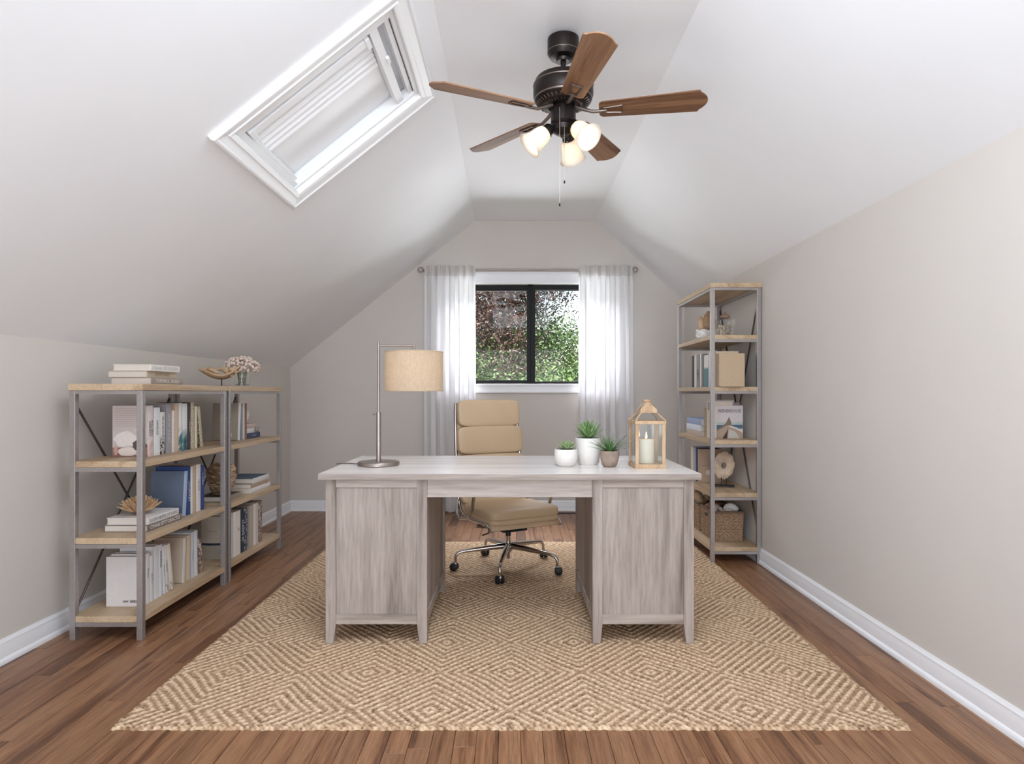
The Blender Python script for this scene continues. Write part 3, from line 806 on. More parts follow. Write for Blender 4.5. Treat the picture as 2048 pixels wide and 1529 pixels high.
def gray_art(t, th, hh, dep): pass
G2 = 'books standing on the middle shelf of the near left unit'
row(-1.753, S_B, [
    (364.5, 371.5, 945.5, (92, 104, 124), 'slate blue book leaning back, spine pale blue', dict(spine=(168, 182, 204), lean=-6, dep=.178)),
    (374, 380.8, 934, (40, 66, 122), 'royal blue book with white vertical title behind the slate one', dict(text='LIVUPIVLET', ink=(206, 214, 236), tlen=.42, tpos=.48, tsize=.7, dep=.17)),
    (381.2, 385.2, 934, (228, 222, 216), 'thin white book right of the royal blue book', {}),
    (385.5, 391.8, 932, (190, 172, 150), 'beige book between two white books on the middle shelf', {}),
    (392.2, 401, 930, (226, 216, 212), 'tall off-white book with small dark title, near left unit', dict(text='TERVERNS', tlen=.25, tpos=.55, tsize=.4)),
    (401.6, 408.4, 933, (46, 72, 130), 'small blue book at the far end of the middle shelf', dict(text='L. Sellapi', ink=(200, 208, 232), tlen=.4, tpos=.7, tsize=.5)),
    ], 1, .165, G2)

def art_label(t, th, hh, dep):
    M = cover_plane(th, dep, -1)
    lettering('NW  EIEID', cmat((70, 64, 66)), t, M @ T((.028, .024, .0006)), .014, bold=.03)
G3 = 'white and beige books on the bottom shelf of the near left unit'
WH = (218, 216, 217)
row(-1.758, S_C, [
    (283.8, 290.6, 1115, (214, 208, 206), 'white book nearest the camera with small lettering low on its cover', dict(art=art_label, text='NERVO LLE', tlen=.45, tpos=.35, dep=.17)),
    (291.2, 299.4, 1109, WH, 'second white book from the near end of the bottom shelf', dict(text='Nottos', tlen=.25, tpos=.6, tsize=.5)),
    (299.7, 306, 1113, (222, 220, 222), 'third white book, slightly shorter, with faint marks', dict(text='ZLAT . r', tlen=.5, tpos=.5, tsize=.5)),
    (307, 317.2, 1094.5, WH, 'thick tall white book before the titled white one', {}),
    (317.5, 323.8, 1091.5, (222, 222, 226), 'tall white book with a dark SEEREREE spine title', dict(text='SEEREREE', tlen=.33, tpos=.72, tsize=.75)),
    (326.6, 331.4, 1093, (216, 218, 222), 'pale white book tilting next to the titled white one', dict(lean=3.0, text='OLERNIOLETTER', tlen=.5, tpos=.5, tsize=.4)),
    (332.2, 337.2, 1090, (222, 218, 212), 'white book with sandy spine foot tilting in the row', dict(lean=4.5, spine=sand_m, text='ALPERNOS', tlen=.4, tpos=.55, tsize=.6)),
    (340.5, 347.6, 1088, (222, 220, 218), 'white book leaning steeply with brown spine foot', dict(lean=9, spine=sand_m)),
    (364.0, 369.6, 1079, (186, 168, 150), 'tan book leaning back with its cover showing, bottom shelf', dict(lean=-4, spine=(206, 200, 192), dep=.16)),
    (372.5, 379.6, 1074, (206, 184, 158), 'plain sand-coloured book behind the tan one', dict(lean=-2.5)),
    (382.0, 388.0, 1066, (196, 200, 206), 'pale grey book with mottled spine', dict(text='S . lereces', tlen=.6, tsize=.4)),
    (388.4, 395, 1063, (212, 212, 216), 'tallest white book near the far end of the bottom shelf', {}),
    (401.6, 406.6, 1079, rust_m, 'rust photo-covered book leaning at the far end', dict(lean=8)),
    ], 1, .165, G3)

G4 = 'books on the upper shelf of the far left unit'
def art_zero(t, th, hh, dep):
    M = cover_plane(th, dep, -1)
    P = [((226, 222, 218), [(.022, .022), (.044, .022), (.044, .046), (.022, .046)])]
    printed(t, M, P, 'cover_label')
    lettering('0', cmat((60, 56, 54)), t, M @ T((.033, .034, .0006)), .022)
row(-1.789, S_A, [
    (475.5, 480, 808, (164, 152, 138), 'taupe book with small white label square, leaning back', dict(lean=-4, spine=(226, 224, 222), art=art_zero, dep=.17)),
    (482.2, 485.2, 808, (140, 146, 158), 'thin blue-grey book behind the taupe labelled book', {}),
    (485.3, 489.2, 807.5, (222, 212, 202), 'thin cream book left of the red-brown one', {}),
    (489.4, 493.4, 807.5, (140, 98, 86), 'red-brown book at the end of the short row', {}),
    ], 1, .165, G4)
G5 = 'books on the bottom shelf of the far left unit'
def art_bowl(t, th, hh, dep):
    M = cover_plane(th, dep, -1); w2 = dep/2
    P = [((170, 160, 146), [(-w2*.98, .002), (w2*.98, .002), (w2*.98, .10), (-w2*.98, .10)]),
         ((40, 50, 70), [(-w2*.98, .088), (-w2*.5, .083), (w2*.2, .085), (w2*.98, .094), (w2*.98, .106), (w2*.2, .098), (-w2*.5, .097), (-w2*.98, .100)]),
         ((110, 112, 112), [(w2*.62+.03*math.cos(a*.5), .045+.033*math.sin(a*.5)) for a in range(13)]),
         ((186, 176, 160), [(w2*.62+.022*math.cos(a*.5), .045+.026*math.sin(a*.5)) for a in range(13)]),
         ((120, 104, 92), [(-w2*.6, .17), (w2*.1, .17), (w2*.1, .1715), (-w2*.6, .1715)])]
    printed(t, M, P)
row(-1.722, S_C, [
    (460, 466, 1034, (200, 188, 172), 'beige book with a blue-rimmed bowl pictured on its cover', dict(art=art_bowl, spine=(196, 196, 198), dep=.175)),
    (466.4, 472.4, 1026, (228, 222, 214), 'cream book next to the bowl-cover book', {}),
    (472.8, 480.8, 1024, (224, 214, 206), 'cream book with a small amber mark on its spine', dict(art=lambda t, th, hh, dep: printed(t, Matrix(((0, 0, 1, .0026), (0, 1, 0, 0), (-1, 0, 0, hh*.58), (0, 0, 0, 1))), [((176, 132, 70), [(-.010, -.006), (.010, -.006), (.010, .006), (-.010, .006)])], 'spine_mark'))),
    (481.6, 488.2, 1021, (38, 48, 64), 'navy book with white title on the bottom shelf', dict(text='LUDIN IC', ink=(220, 224, 226), tlen=.5, tsize=.7)),
    (488.4, 494.6, 1019, navy_m, 'navy and white patterned book beside the titled navy one', {}),
    (499, 506.6, 1013, (178, 166, 154), 'tall beige-grey book after the patterned navy one', {}),
    (507, 511.2, 1009, (222, 214, 206), 'slim cream book close to the far brown book', {}),
    (511.4, 516.4, 1007, (196, 190, 186), 'slim light grey book before the last brown book', {}),
    (517, 524, 1004, (132, 116, 104), 'brown book ending the row by the far post', dict(spine=rust_m)),
    ], 1, .16, G5)

# lying books: (x of spine, y near, y far, z, thickness, depth)
def lying(xs, y0, y1, z, th, dep, cover, label, face=1, **k):
    if face > 0: loc = (xs, y1, z+th/2)
    else: loc = (xs, y0, z+th/2)
    return book(loc, th, y1-y0, dep, cover, label, face=face, flat=True, **k)
GT = 'stack of three books on top of the near left unit'
lying(-1.745, 3.015, 3.300, 1.1632, .033, .197, (160, 146, 136), 'grey-brown book at the bottom of the stack on top of the near unit', text='TOPIVEROL, ZIASIDE', ink=(222, 216, 208), tsize=.7, tlen=.86, group=GT)
lying(-1.770, 3.02, 3.285, 1.1965, .032, .190, (176, 156, 134), 'tan book in the middle of the stack on top of the near unit', text='BUPITS SEANES', ink=(150, 126, 100), tsize=.6, tlen=.6, spine=(198, 180, 158), group=GT)
lying(-1.748, 3.015, 3.275, 1.2288, .031, .184, (226, 222, 216), 'white book on top of the stack on the near unit', text='I Kervor TRODUENER', ink=(196, 190, 184), tsize=.75, tlen=.88, group=GT)
GB = 'two large books lying on the middle shelf'
def art_top(t, th, hh, dep): pass
lying(-1.730, 2.955, 3.262, S_B+.0005, .031, .205, (128, 114, 106), 'grey-brown book lying under the white one below the coral', text='CIMAN EPTTORACTES', ink=(226, 220, 214), tsize=.85, tlen=.88, group=GB)
lying(-1.732, 2.965, 3.235, S_B+.032, .032, .198, (228, 224, 224), 'large white book lying under the coral ornament', text='FLORIN MERRIL DE NAIRES', ink=(150, 144, 140), tsize=.75, tlen=.92, group=GB)
G6 = 'three small books lying beside the shell on the upper shelf'
lying(-1.795, 4.225, 4.43, S_A+.0005, .036, .15, (66, 76, 104), 'dark blue book at the bottom of the small upper stack', text='DARLERS', ink=(150, 158, 180), tsize=.5, tlen=.5, group=G6)
lying(-1.800, 4.225, 4.42, S_A+.037, .032, .145, (214, 208, 204), 'white patterned book in the middle of the small upper stack', spine=floral_m, group=G6)
lying(-1.805, 4.225, 4.385, S_A+.0695, .030, .14, (200, 178, 168), 'dusty pink book topping the small upper stack', group=G6)
G7 = 'three books lying by the far post on the middle shelf'
lying(-1.720, 4.09, 4.425, S_B+.0005, .030, .20, (224, 220, 218), 'white book at the bottom of the lying stack, far left unit', group=G7)
lying(-1.720, 4.10, 4.385, S_B+.031, .028, .20, (180, 156, 132), 'tan book in the middle of the lying stack, far left unit', group=G7)
lying(-1.715, 4.12, 4.385, S_B+.0595, .034, .20, (74, 96, 118), 'book with blue sea photo cover atop the lying stack', spine=(216, 214, 212), group=G7)
lying(-1.735, 3.77, 3.99, S_B+.0005, .030, .16, (70, 60, 54), 'dark book lying flat under the ribbed ornament', spine=(150, 136, 122))

# right unit
XRs = 1.345
def yR(px, xs=XRs): return xs*FPX/(px-1026)
G8 = 'books on the fourth shelf of the tall right unit'
Z4, Z3, Z2, Z1 = 1.163, .811, .463, .108
e8 = [
    (1383.6, 1387.4, 712, (54, 54, 56), 'black spiral-edged book at the far end, right unit', {}),
    (1388.5, 1392.6, 710, (226, 218, 206), 'slim cream book beside the black spiral one', {}),
    (1393.4, 1399.2, 709, (150, 146, 144), 'grey book with dark spine patch, tall right unit', dict(text='LERMON', tlen=.3, tpos=.4, tsize=.8)),
    (1400, 1402.4, 708, (230, 228, 226), 'very thin white book right of the grey one', {}),
    (1402.8, 1407.4, 708, (128, 124, 122), 'dark grey book between two white ones, right unit', {}),
    (1408, 1416.2, 710, splotch('teal_foot_print', (226, 220, 214), [(70, 120, 128)], 8, .2, .3, .14, .015), 'white book with teal lower spine, right unit', {}),
    (1416.8, 1420.6, 705, (222, 218, 214), 'white book just left of the blue-grey one, right unit', {}),
    (1421, 1426.2, 705, (164, 172, 184), 'blue-grey book behind the front post, right unit', {}),
    (1426.6, 1431.6, 703, (206, 186, 160), 'sand book wedged behind the taupe one, right unit', dict(dep=.15)),
    (1432.0, 1438, 707, (186, 162, 134), 'large plain taupe book facing the room near the front post', dict(dep=.168)),
]
row(XRs, Z4, [(a, b, c, d, l, k) for a, b, c, d, l, k in e8], -1, .15, G8)
G9 = 'books on the third shelf of the tall right unit'
def art_mag(t, th, hh, dep):
    M = cover_plane(th, dep, 1); w2 = dep/2*.985; H = hh
    P = [((206, 196, 196), [(-w2, 0), (w2, 0), (w2, H*.995), (-w2, H*.995)]),
         ((178, 186, 184), [(-w2, H*.42), (w2, H*.42), (w2, H*.50), (-w2, H*.50)]),
         ((74, 104, 122), [(-w2, H*.28), (w2, H*.30), (w2, H*.42), (-w2, H*.41)]),
         ((172, 150, 132), [(-w2, 0), (w2, 0), (w2, H*.22), (w2*.2, H*.36), (-w2*.2, H*.40), (-w2*.6, H*.32), (-w2, H*.27)]),
         ((126, 104, 90), [(-w2, H*.25), (-w2*.7, H*.34), (-w2*.3, H*.46), (-w2*.05, H*.66), (w2*.12, H*.48), (w2*.14, H*.40), (-w2*.2, H*.41), (-w2*.6, H*.31), (-w2, H*.22)]),
         ((216, 200, 188), [(-w2*.15, H*.40), (w2*.15, H*.38), (w2*.6, H*.32), (w2, H*.24), (w2, H*.16), (w2*.5, H*.28), (w2*.1, H*.33)]),
         ((70, 50, 46), [(-w2*.55, 0), (-w2*.2, 0), (-w2*.12, H*.32), (-w2*.25, H*.2)]),
         ((192, 186, 176), [(-w2*.15, 0), (w2*.8, 0), (w2*.45, H*.2), (-w2*.05, H*.28)])]
    printed(t, M, P)
    lettering('REENENDOUSE', cmat((84, 76, 78)), t, M @ T((0, H*.83, .0012)), .030, maxw=dep*.84, bold=.01)
book((1.388, 4.278, Z3+.0005), .022, .225, .182, (196, 190, 188), 'magazine with a driftwood and sea photo under a large title', face=-1, art=art_mag, spine=(222, 216, 214), group=G9)
book((1.392, 4.306, Z3+.0005), .026, .245, .165, (150, 144, 144), 'grey book standing right behind the sea-photo magazine', face=-1, spine=(214, 210, 210), group=G9)
book((1.370, 4.352, Z3+.0005), .052, .262, .16, (218, 214, 210), 'white book third from the front on the magazine shelf', face=-1, text='SEV . PRESTLE', tlen=.4, group=G9)
row(1.352, Z3, [
    (1413.5, 1421.5, 803, (222, 208, 194), 'cream book with a grey spine title above the desk corner', dict(text='SPERI', tlen=.2, tpos=.85, tsize=.6)),
    (1408.2, 1413.2, 816, (148, 128, 100), 'brown speckled book left of the cream one', dict(spine=splotch('brown_speckle', (150, 130, 102), [(190, 172, 140)], 160, .5, .56))),
    ], -1, .15, G9)
G10 = 'small stack of pale books on the magazine shelf'
yq0, yq1 = 4.47, 4.84
lying(1.345, yq0, yq1, Z3+.0005, .036, .15, (180, 160, 148), 'beige book at the bottom of the small pale stack', face=-1, spine=(196, 176, 162), group=G10)
lying(1.345, yq0+.01, yq1, Z3+.037, .042, .15, (222, 226, 232), 'white book in the middle of the small pale stack', face=-1, group=G10)
lying(1.345, yq0, yq1-.01, Z3+.0795, .045, .15, (160, 174, 206), 'pale blue book on top of the small pale stack', face=-1, group=G10)
G11 = 'books behind the shell disc on the second shelf'
row(1.372, Z2, [
    (1381.8, 1385.6, 894, (222, 212, 200), 'cream book at the far end behind the desk corner', {}),
    (1386, 1388.4, 896, (190, 186, 182), 'slim grey book between cream and blue ones', {}),
    (1388.8, 1391.6, 895, (150, 166, 196), 'slim blue book behind the desk corner', {}),
    (1392, 1395.4, 897, (54, 58, 72), 'dark navy book behind the desk corner', {}),
    (1395.8, 1399.4, 899.5, (178, 154, 134), 'taupe book with a pale shell print facing the room', dict(dep=.17, art=lambda t, th, hh, dep: printed(t, cover_plane(th, dep, 1), [((214, 196, 182), [(-.02+.022*math.cos(a*.6), .075+.02*math.sin(a*.6)) for a in range(10)]), ((120, 100, 88), [(-dep/2+.004, .125), (dep/2-.004, .125), (dep/2-.004, .1265), (-dep/2+.004, .1265)])]))),
    ], -1, .16, G11)

# ------------------------------------------------------------------ ornaments on the shelves
def spikes_ball(c, r, n, mat, rmin=.002, seed=1, up=.0, name='spikes', parent=None):
    random.seed(seed); mb = MB()
    for k in range(n):
        th = random.uniform(0, 2*math.pi); ph = math.acos(random.uniform(up, 1))
        d = Vector((math.sin(ph)*math.cos(th), math.sin(ph)*math.sin(th), math.cos(ph)))
        L = r*random.uniform(.8, 1.05)
        mb.tube([Vector(c)+d*r*.25, Vector(c)+d*L*.7+Vector((0, 0, .002)), Vector(c)+d*L], [rmin*.7, rmin*1.5, rmin*.3], 5)
    return mb.build(name, mat, parent, smooth=60, kind='stuff')
t = thing('coral_ornament', 'spiky dried coral flower ornament on the large white book', 'ornament', (-1.83, 3.06, S_B+.0645))
mb = MB(); mb.lathe([(.0, 0), (.022, .001), (.034, .012), (.042, .028), (.030, .03), (0, .026)], 20); mb.build('base', plain('coral_brown', (120, 92, 70), .8, var=.2), t, smooth=60)
random.seed(5); mb = MB()
for k in range(230):
    a = random.uniform(0, 2*math.pi); e = math.radians(random.uniform(24, 80)); L = .078*random.uniform(.75, 1.0)
    d = Vector((math.cos(a)*math.cos(e)*1.15, math.sin(a)*math.cos(e)*1.15, math.sin(e)*1.0))
    p0 = Vector((d.x*.02, d.y*.02, .012))
    mb.tube([p0, p0+d*L*.65, p0+d*L+Vector((0, 0, .004))], [.0018, .0042, .0018], 5)
mb.build('coral_spike', plain('coral_tan', (198, 164, 126), .7, var=.2, scale=60), t, smooth=60, kind='stuff')

t = thing('driftwood_bowl', 'curved driftwood bowl raised on a thin black stand', 'ornament', (-1.83, 3.90, 1.1634))
MB().box((-.055, -.03, 0), (.055, .03, .004)).build('stand_base', M_blackpl, t)
MB().tube([(.012, 0, .003), (.012, 0, .050)], .0035, 8).build('stand_rod', M_blackpl, t)
def bowl(i, j):
    a = 2*math.pi*i; r = j
    x = .128*r*math.cos(a); y = .055*r*math.sin(a)
    z = .048+.070*(abs(x)/.128)**1.7+.012*r*r*math.sin(a*3+1)+.018*(r**3)*abs(math.sin(a))
    return (x, y, z)
MB().grid(bowl, 48, 14).build('bowl', M_drift, t, smooth=60, solid=.010)
def curl(px, py, L, hgt, nm, tilt):
    mb = MB(); pts = []; rs = []
    for k in range(12):
        s = k/11; pts.append((px+L*(s-.5), py+.01*math.sin(s*6), .082+hgt*math.sin(math.pi*s)+tilt*(s-.5))); rs.append(.004+.014*math.sin(math.pi*(s*.9+.05)))
    mb.tube(pts, rs, 12); mb.build(nm, M_drift, t, smooth=60)
curl(-.055, 0, .085, .022, 'curl', .0); curl(.075, 0, .07, .020, 'curl', .005); curl(.025, .02, .10, .02, 'curl', -.05)

t = thing('flower_vase', 'ribbed clear glass holding a dense cream shell-flower bouquet', 'vase', (-1.80, 4.15, 1.1634))
mb = MB()
prof_ = [(.044, 0), (.046, .004), (.046, .094)]
n = 40
vs = []; fs = []
for r, z in prof_+[(.042, .094), (.042, .008), (0, .008)]:
    for i in range(n):
        a = 2*math.pi*i/n; rr = r*(1+.025*math.cos(10*a)); vs.append((rr*math.cos(a), rr*math.sin(a), z))
for k in range(5):
    for i in range(n): fs.append((k*n+i, k*n+(i+1) % n, (k+1)*n+(i+1) % n, (k+1)*n+i))
mb.add(vs, fs); mb.build('glass', M_jar, t, smooth=60)
MB().lathe([(.0, .0085), (.040, .0085), (.040, .018), (0, .018)], 24).build('water', clear_glass('water', (.8, .84, .84, 1), 1.33), t)
random.seed(9); mb = MB()
for k in range(9):
    a = 2*math.pi*k/9; mb.tube([(.02*math.cos(a), .02*math.sin(a), .012), (.03*math.cos(a+1), .03*math.sin(a+1), .10)], .0025, 6)
mb.build('stem', plain('stem_olive', (120, 118, 90), .7), t, kind='stuff')
mb = MB()
for k in range(240):
    zc = random.uniform(-.35, 1); a = random.uniform(0, 2*math.pi); rr = math.sqrt(max(0, 1-zc*zc))
    d = Vector((rr*math.cos(a), rr*math.sin(a), zc))
    p = Vector((0, 0, .128))+Vector((d.x*.110, d.y*.100, d.z*.072))*random.uniform(.82, 1)
    M = T(p) @ align(d) @ RZ(random.uniform(0, 360)) @ RX(random.uniform(-35, 35))
    mb.sq((.0085, .0125, .0075), 1, 5, M)
mb.build('blossom', plain('cream_blossom', (226, 208, 196), .75, var=.14, scale=25), t, smooth=70, kind='stuff')

t = thing('white_shell', 'smooth white rounded shell resting on the dusty pink book', 'ornament', (-1.90, 4.31, S_A+.100))
MB().sq((.052, .05, .062), 1, 16, T((0, 0, .058)) @ RX(-25)).build('shell', M_shell_wh, t, smooth=80)
t.location.x = -1.875
MB().sq((.018, .02, .014), 1, 8, T((-.005, -.03, .012))).build('shell_tip', M_shell_wh, t, smooth=80)

t = thing('ribbed_ornament', 'round ribbed shell-strip ornament standing on a dark book', 'ornament', (-1.812, 3.885, S_B+.031))
mb = MB()
for k in range(22):
    z = .004+k*.0088; s = k/21
    r = (.046+.037*math.sin(min(1, s*1.25)*math.pi*.62)) if s < .85 else .083*math.sqrt(max(.05, 1-((s-.72)/.31)**2))
    for q_ in range(1):
        pts = [(r*math.cos(a)*(1+.04*math.sin(5*a+k)), r*.85*math.sin(a)*(1+.04*math.cos(4*a+k*2)), z+.003*math.sin(3*a+k*1.7)) for a in [2*math.pi*i/28 for i in range(29)]]
        mb.tube(pts, [.0052*(1+.3*math.sin(i*1.9+k)) for i in range(29)], 6, False)
mb.build('ribs', plain('ribbed_tan', (190, 160, 128), .65, var=.35, scale=22), t, smooth=60)
mb = MB(); mb.lathe([(.03, 0), (.048, .01), (.062, .05), (.078, .10), (.076, .15), (.05, .185), (0, .19)], 24); mb.build('core', plain('core_brown', (128, 100, 78), .8, var=.2), t, smooth=60)

t = thing('shell_sculpture', 'brown and white upright shell sculpture on the fifth shelf', 'ornament', (1.395, 4.57, 1.5043))
MB().sq((.052, .045, .045), 1, 14, T((0, 0, .044))).build('white_base', M_shell_wh, t, smooth=80)
random.seed(2); mb = MB()
for k in range(26):
    a = random.uniform(0, 6.28); zz = random.uniform(.015, .075)
    mb.sq((.012, .012, .010), 1, 5, T((.046*math.cos(a), .040*math.sin(a), zz)))
mb.build('barnacle', M_shell_wh, t, smooth=80, kind='stuff')
def leafshell(cx, ang, w_, h_, nm, m_):
    mb = MB()
    def f(i, j):
        s = j; ww = w_*math.sin(math.pi*(s*.93+.04))**.8
        a = (i-.5)*2.6
        return (ww*math.sin(a), -.02-ww*.55*math.cos(a)+.01, .06+h_*s)
    mb.grid(f, 14, 16); o = mb.build(nm, m_, t, rot=(0, R(ang), 0), smooth=70, solid=.004); o.location = (cx, 0, 0)
leafshell(.008, 6, .036, .155, 'brown_shell', M_shell_br); leafshell(-.012, -6, .020, .125, 'pale_shell', M_drift)
leafshell(.030, 14, .018, .115, 'brown_shell', M_shell_br)
MB().sq((.030, .012, .05), .8, 10, T((.045, .0, .06))).build('side_shell', M_shell, t, smooth=70)

t = thing('shell_jar', 'square glass jar filled with shells with a round stopper', 'jar', (1.498, 4.42, 1.5043))
mb = MB(); jx, jh = .058, .145
mb.sq((jx, jx, jh/2), .22, 16, T((0, 0, jh/2))); mb.lathe([(.026, jh-.006), (.024, jh+.012), (.030, jh+.016)], 24, caps=False)
mb.build('glass', M_jar, t, smooth=60)
MB().sq((.036, .036, .016), .8, 12, T((0, 0, jh+.012))).sq((.012, .012, .012), 1, 8, T((0, 0, jh+.034))).build('stopper', plain('clay_stopper', (150, 124, 108), .6), t, smooth=60)
random.seed(7)
mb = MB()
for k in range(110):
    z = random.uniform(.010, .095)
    mb.sq((random.uniform(.007, .013), random.uniform(.006, .01), .005), 1, 4, T((random.uniform(-.042, .042), random.uniform(-.042, .042), z)) @ Euler((random.uniform(0, 3), random.uniform(0, 3), random.uniform(0, 6))).to_matrix().to_4x4())
mb.build('shell_fill', plain('shell_mix', (206, 186, 164), .6, var=.35, scale=45), t, smooth=70, kind='stuff')

t = thing('shell_disc', 'ruffled cream shell disc with centre hole on a black stand', 'ornament', (1.483, 4.40, Z2+.0005))
MB().box((-.072, -.035, 0), (.072, .035, .010)).build('stand_base', M_blackpl, t, rot=(0, 0, R(-18)), bevel=.001)
for x in (-.016, .018): MB().tube([(x, 0, .008), (x, 0, .075)], .003, 8).build('stand_rod', M_blackpl, t)
def disc(i, j, sgn):
    a = 2*math.pi*i; r = .020+.070*j
    rr = r*(1+.025*j*math.sin(9*a)+.02*math.sin(23*a+1)*j)
    bulge = .014*math.sin(math.pi*min(1, j*1.0))+.002
    return (rr*math.cos(a)*.80, sgn*bulge+.004*j*math.sin(26*a), rr*math.sin(a)*1.08)
mb = MB(); mb.grid(lambda i, j: disc(i, j, -1), 130, 14); mb.grid(lambda i, j: disc(i, j, 1), 130, 14)
mb.build('disc', plain('ruffled_cream', (216, 194, 172), .75, var=.16, scale=25), t, loc=(.0, 0, .148), rot=(0, R(8), R(-14)), smooth=60, solid=.002)

def basket(x0, x1, y0, y1, z0, h, label):
    t = thing('wicker_basket', label, 'basket', ((x0+x1)/2, (y0+y1)/2, z0), group='wicker baskets on the bottom shelf')
    W, L = (x1-x0)/2, (y1-y0)/2
    per = 2*(2*W+2*L)
    def pt(s):
        s = (s % 1)*per; c = [(-W, -L), (W, -L), (W, L), (-W, L)]; lens = [2*W, 2*L, 2*W, 2*L]; nr = [(0, -1), (1, 0), (0, 1), (-1, 0)]
        for k in range(4):
            if s <= lens[k]+1e-9:
                a, b = Vector(c[k]), Vector(c[(k+1) % 4]); p = a+(b-a)*(s/lens[k]); return p, Vector(nr[k])
            s -= lens[k]
        return Vector(c[0]), Vector(nr[0])
    ns = int(per/.016)//2*2; nh = int(h/.012)
    def f(i, j):
        p, n_ = pt(i)
        p = p*(0.95+.05*j)
        wv = math.sin(math.pi*i*ns)*(1 if int(j*nh) % 2 else -1)
        rd = .5-.5*math.cos(2*math.pi*j*nh)
        off = .0040*wv*rd+.0028*rd
        return (p.x+n_.x*off, p.y+n_.y*off, j*(h-.012))
    MB().grid(f, ns*3, nh*4).build('woven_body', M_wicker, t, smooth=60, solid=.003)
    MB().box((-W*.95, -L*.95, .001), (W*.95, L*.95, .006)).build('bottom', M_wicker_d, t)
    pts = [(pt(i/48)[0].x*1.0, pt(i/48)[0].y*1.0, h-.006) for i in range(49)]
    MB().tube(pts, .008, 8, False).build('rim', M_wicker_d, t, smooth=60)
    for sx in (-1,):
        MB().sq((.004, .030, .011), .5, 8, T((sx*(W+.002), 0, h-.045))).build('handle_hole', M_blackpl, t, smooth=60)
    return t
basket(1.366, 1.572, 4.262, 4.555, Z1+.0005, .205, 'nearer wicker basket filled with dried shells')
basket(1.366, 1.572, 4.585, 4.870, Z1+.0005, .205, 'farther wicker basket with a large pale shell sticking out')
random.seed(11)
SHG = 'shells inside the near wicker basket'
def snail(loc, r, m_, label, rot, group):
    t = thing('shell', label, 'shell', loc, rot, group)
    mb = MB(); pts = []; rs = []
    for k in range(40):
        s = k/39; a = s*13; rr = r*(1-s)*.75
        pts.append((rr*math.cos(a), rr*math.sin(a), r*(-.6+1.9*s))); rs.append(r*.55*(1-s)+.001)
    mb.tube(pts, rs, 10); mb.build('whorl', m_, t, smooth=70)
    return t
snail((1.43, 4.36, Z1+.190), .045, M_shell, 'cream spiral shell at the left front of the near basket', (R(70), 0, R(30)), SHG)
snail((1.50, 4.34, Z1+.195), .045, M_shell_wh, 'white spiral shell at the middle front of the near basket', (R(100), 0, R(-40)), SHG)
snail((1.44, 4.47, Z1+.190), .050, M_shell_br, 'brown spiral shell at the back of the near basket', (R(60), 0, R(120)), SHG)
snail((1.42, 4.70, Z1+.215), .062, M_drift, 'large pale tan shell rising out of the far basket', (R(80), 0, R(60)), 'shells inside the far wicker basket')
snail((1.50, 4.76, Z1+.200), .055, M_shell_br, 'brown shell lying at the back of the far basket', (R(50), 0, R(-60)), 'shells inside the far wicker basket')

# ------------------------------------------------------------------ table lamp
t = thing('table_lamp', 'nickel desk lamp with a downbridge arm and linen drum shade', 'lamp', (-.660, 3.07, DZ))
MB().lathe([(.0, .0), (.098, .0), (.101, .003), (.101, .016), (.099, .019), (0, .019)], 56).build('base', M_nickel, t, smooth=35)
MB().tube([(0, 0, .018), (0, 0, .262)], .0115, 20).build('lower_pole', M_nickel, t, smooth=40)
MB().tube([(0, 0, .262), (0, 0, .602)], .0065, 16).build('upper_pole', M_nickel, t, smooth=40)
MB().tube([(-.010, 0, .252), (-.020, 0, .252)], .003, 8).sq((.006, .006, .006), 1, 8, T((-.024, 0, .252))).build('knob', M_nickel, t, smooth=50)
MB().tube([(0, 0, .588), (.174, 0, .588)], .0045, 12).build('arm', M_nickel, t, smooth=40)
MB().tube([(.174, 0, .592), (.174, 0, .55)], .0055, 12).build('drop_stem', M_nickel, t, smooth=40)
zs0, zs1, rs = .366, .556, .141
sh = MB(); sh.lathe([(rs, zs0), (rs, zs1)], 64, T((.174, 0, 0)), caps=False); sho = sh.build('lamp_shade', M_linen, t, smooth=60)
for z in (zs0, zs1): MB().tube([(.174+rs*math.cos(a), rs*math.sin(a), z) for a in [2*math.pi*i/64 for i in range(65)]], .0022, 6, False).build('shade_trim', M_linen_trim, sho, smooth=60)
sp_ = MB()
for k in range(3): a = k*2.094; sp_.tube([(.174, 0, zs1-.006), (.174+rs*math.cos(a), rs*math.sin(a), zs1-.006)], .0018, 6)
sp_.build('spider', M_nickel, sho, smooth=50)
MB().tube([(.174, 0, zs1-.004), (.174, 0, zs1-.05)], .014, 14).build('socket', M_nickel, sho, smooth=40)
MB().sq((.026, .026, .034), 1, 10, T((.174, 0, zs1-.085))).build('bulb', M_lampbulb, sho, smooth=80)
MB().tube([(-.098, .02, .004), (-.125, .035, .004), (-.160, .05, .004), (-.200, .045, .004), (-.216, .03, .003)], .0022, 8).build('cord', plain('cord_brown', (92, 80, 74), .5), t, smooth=60)

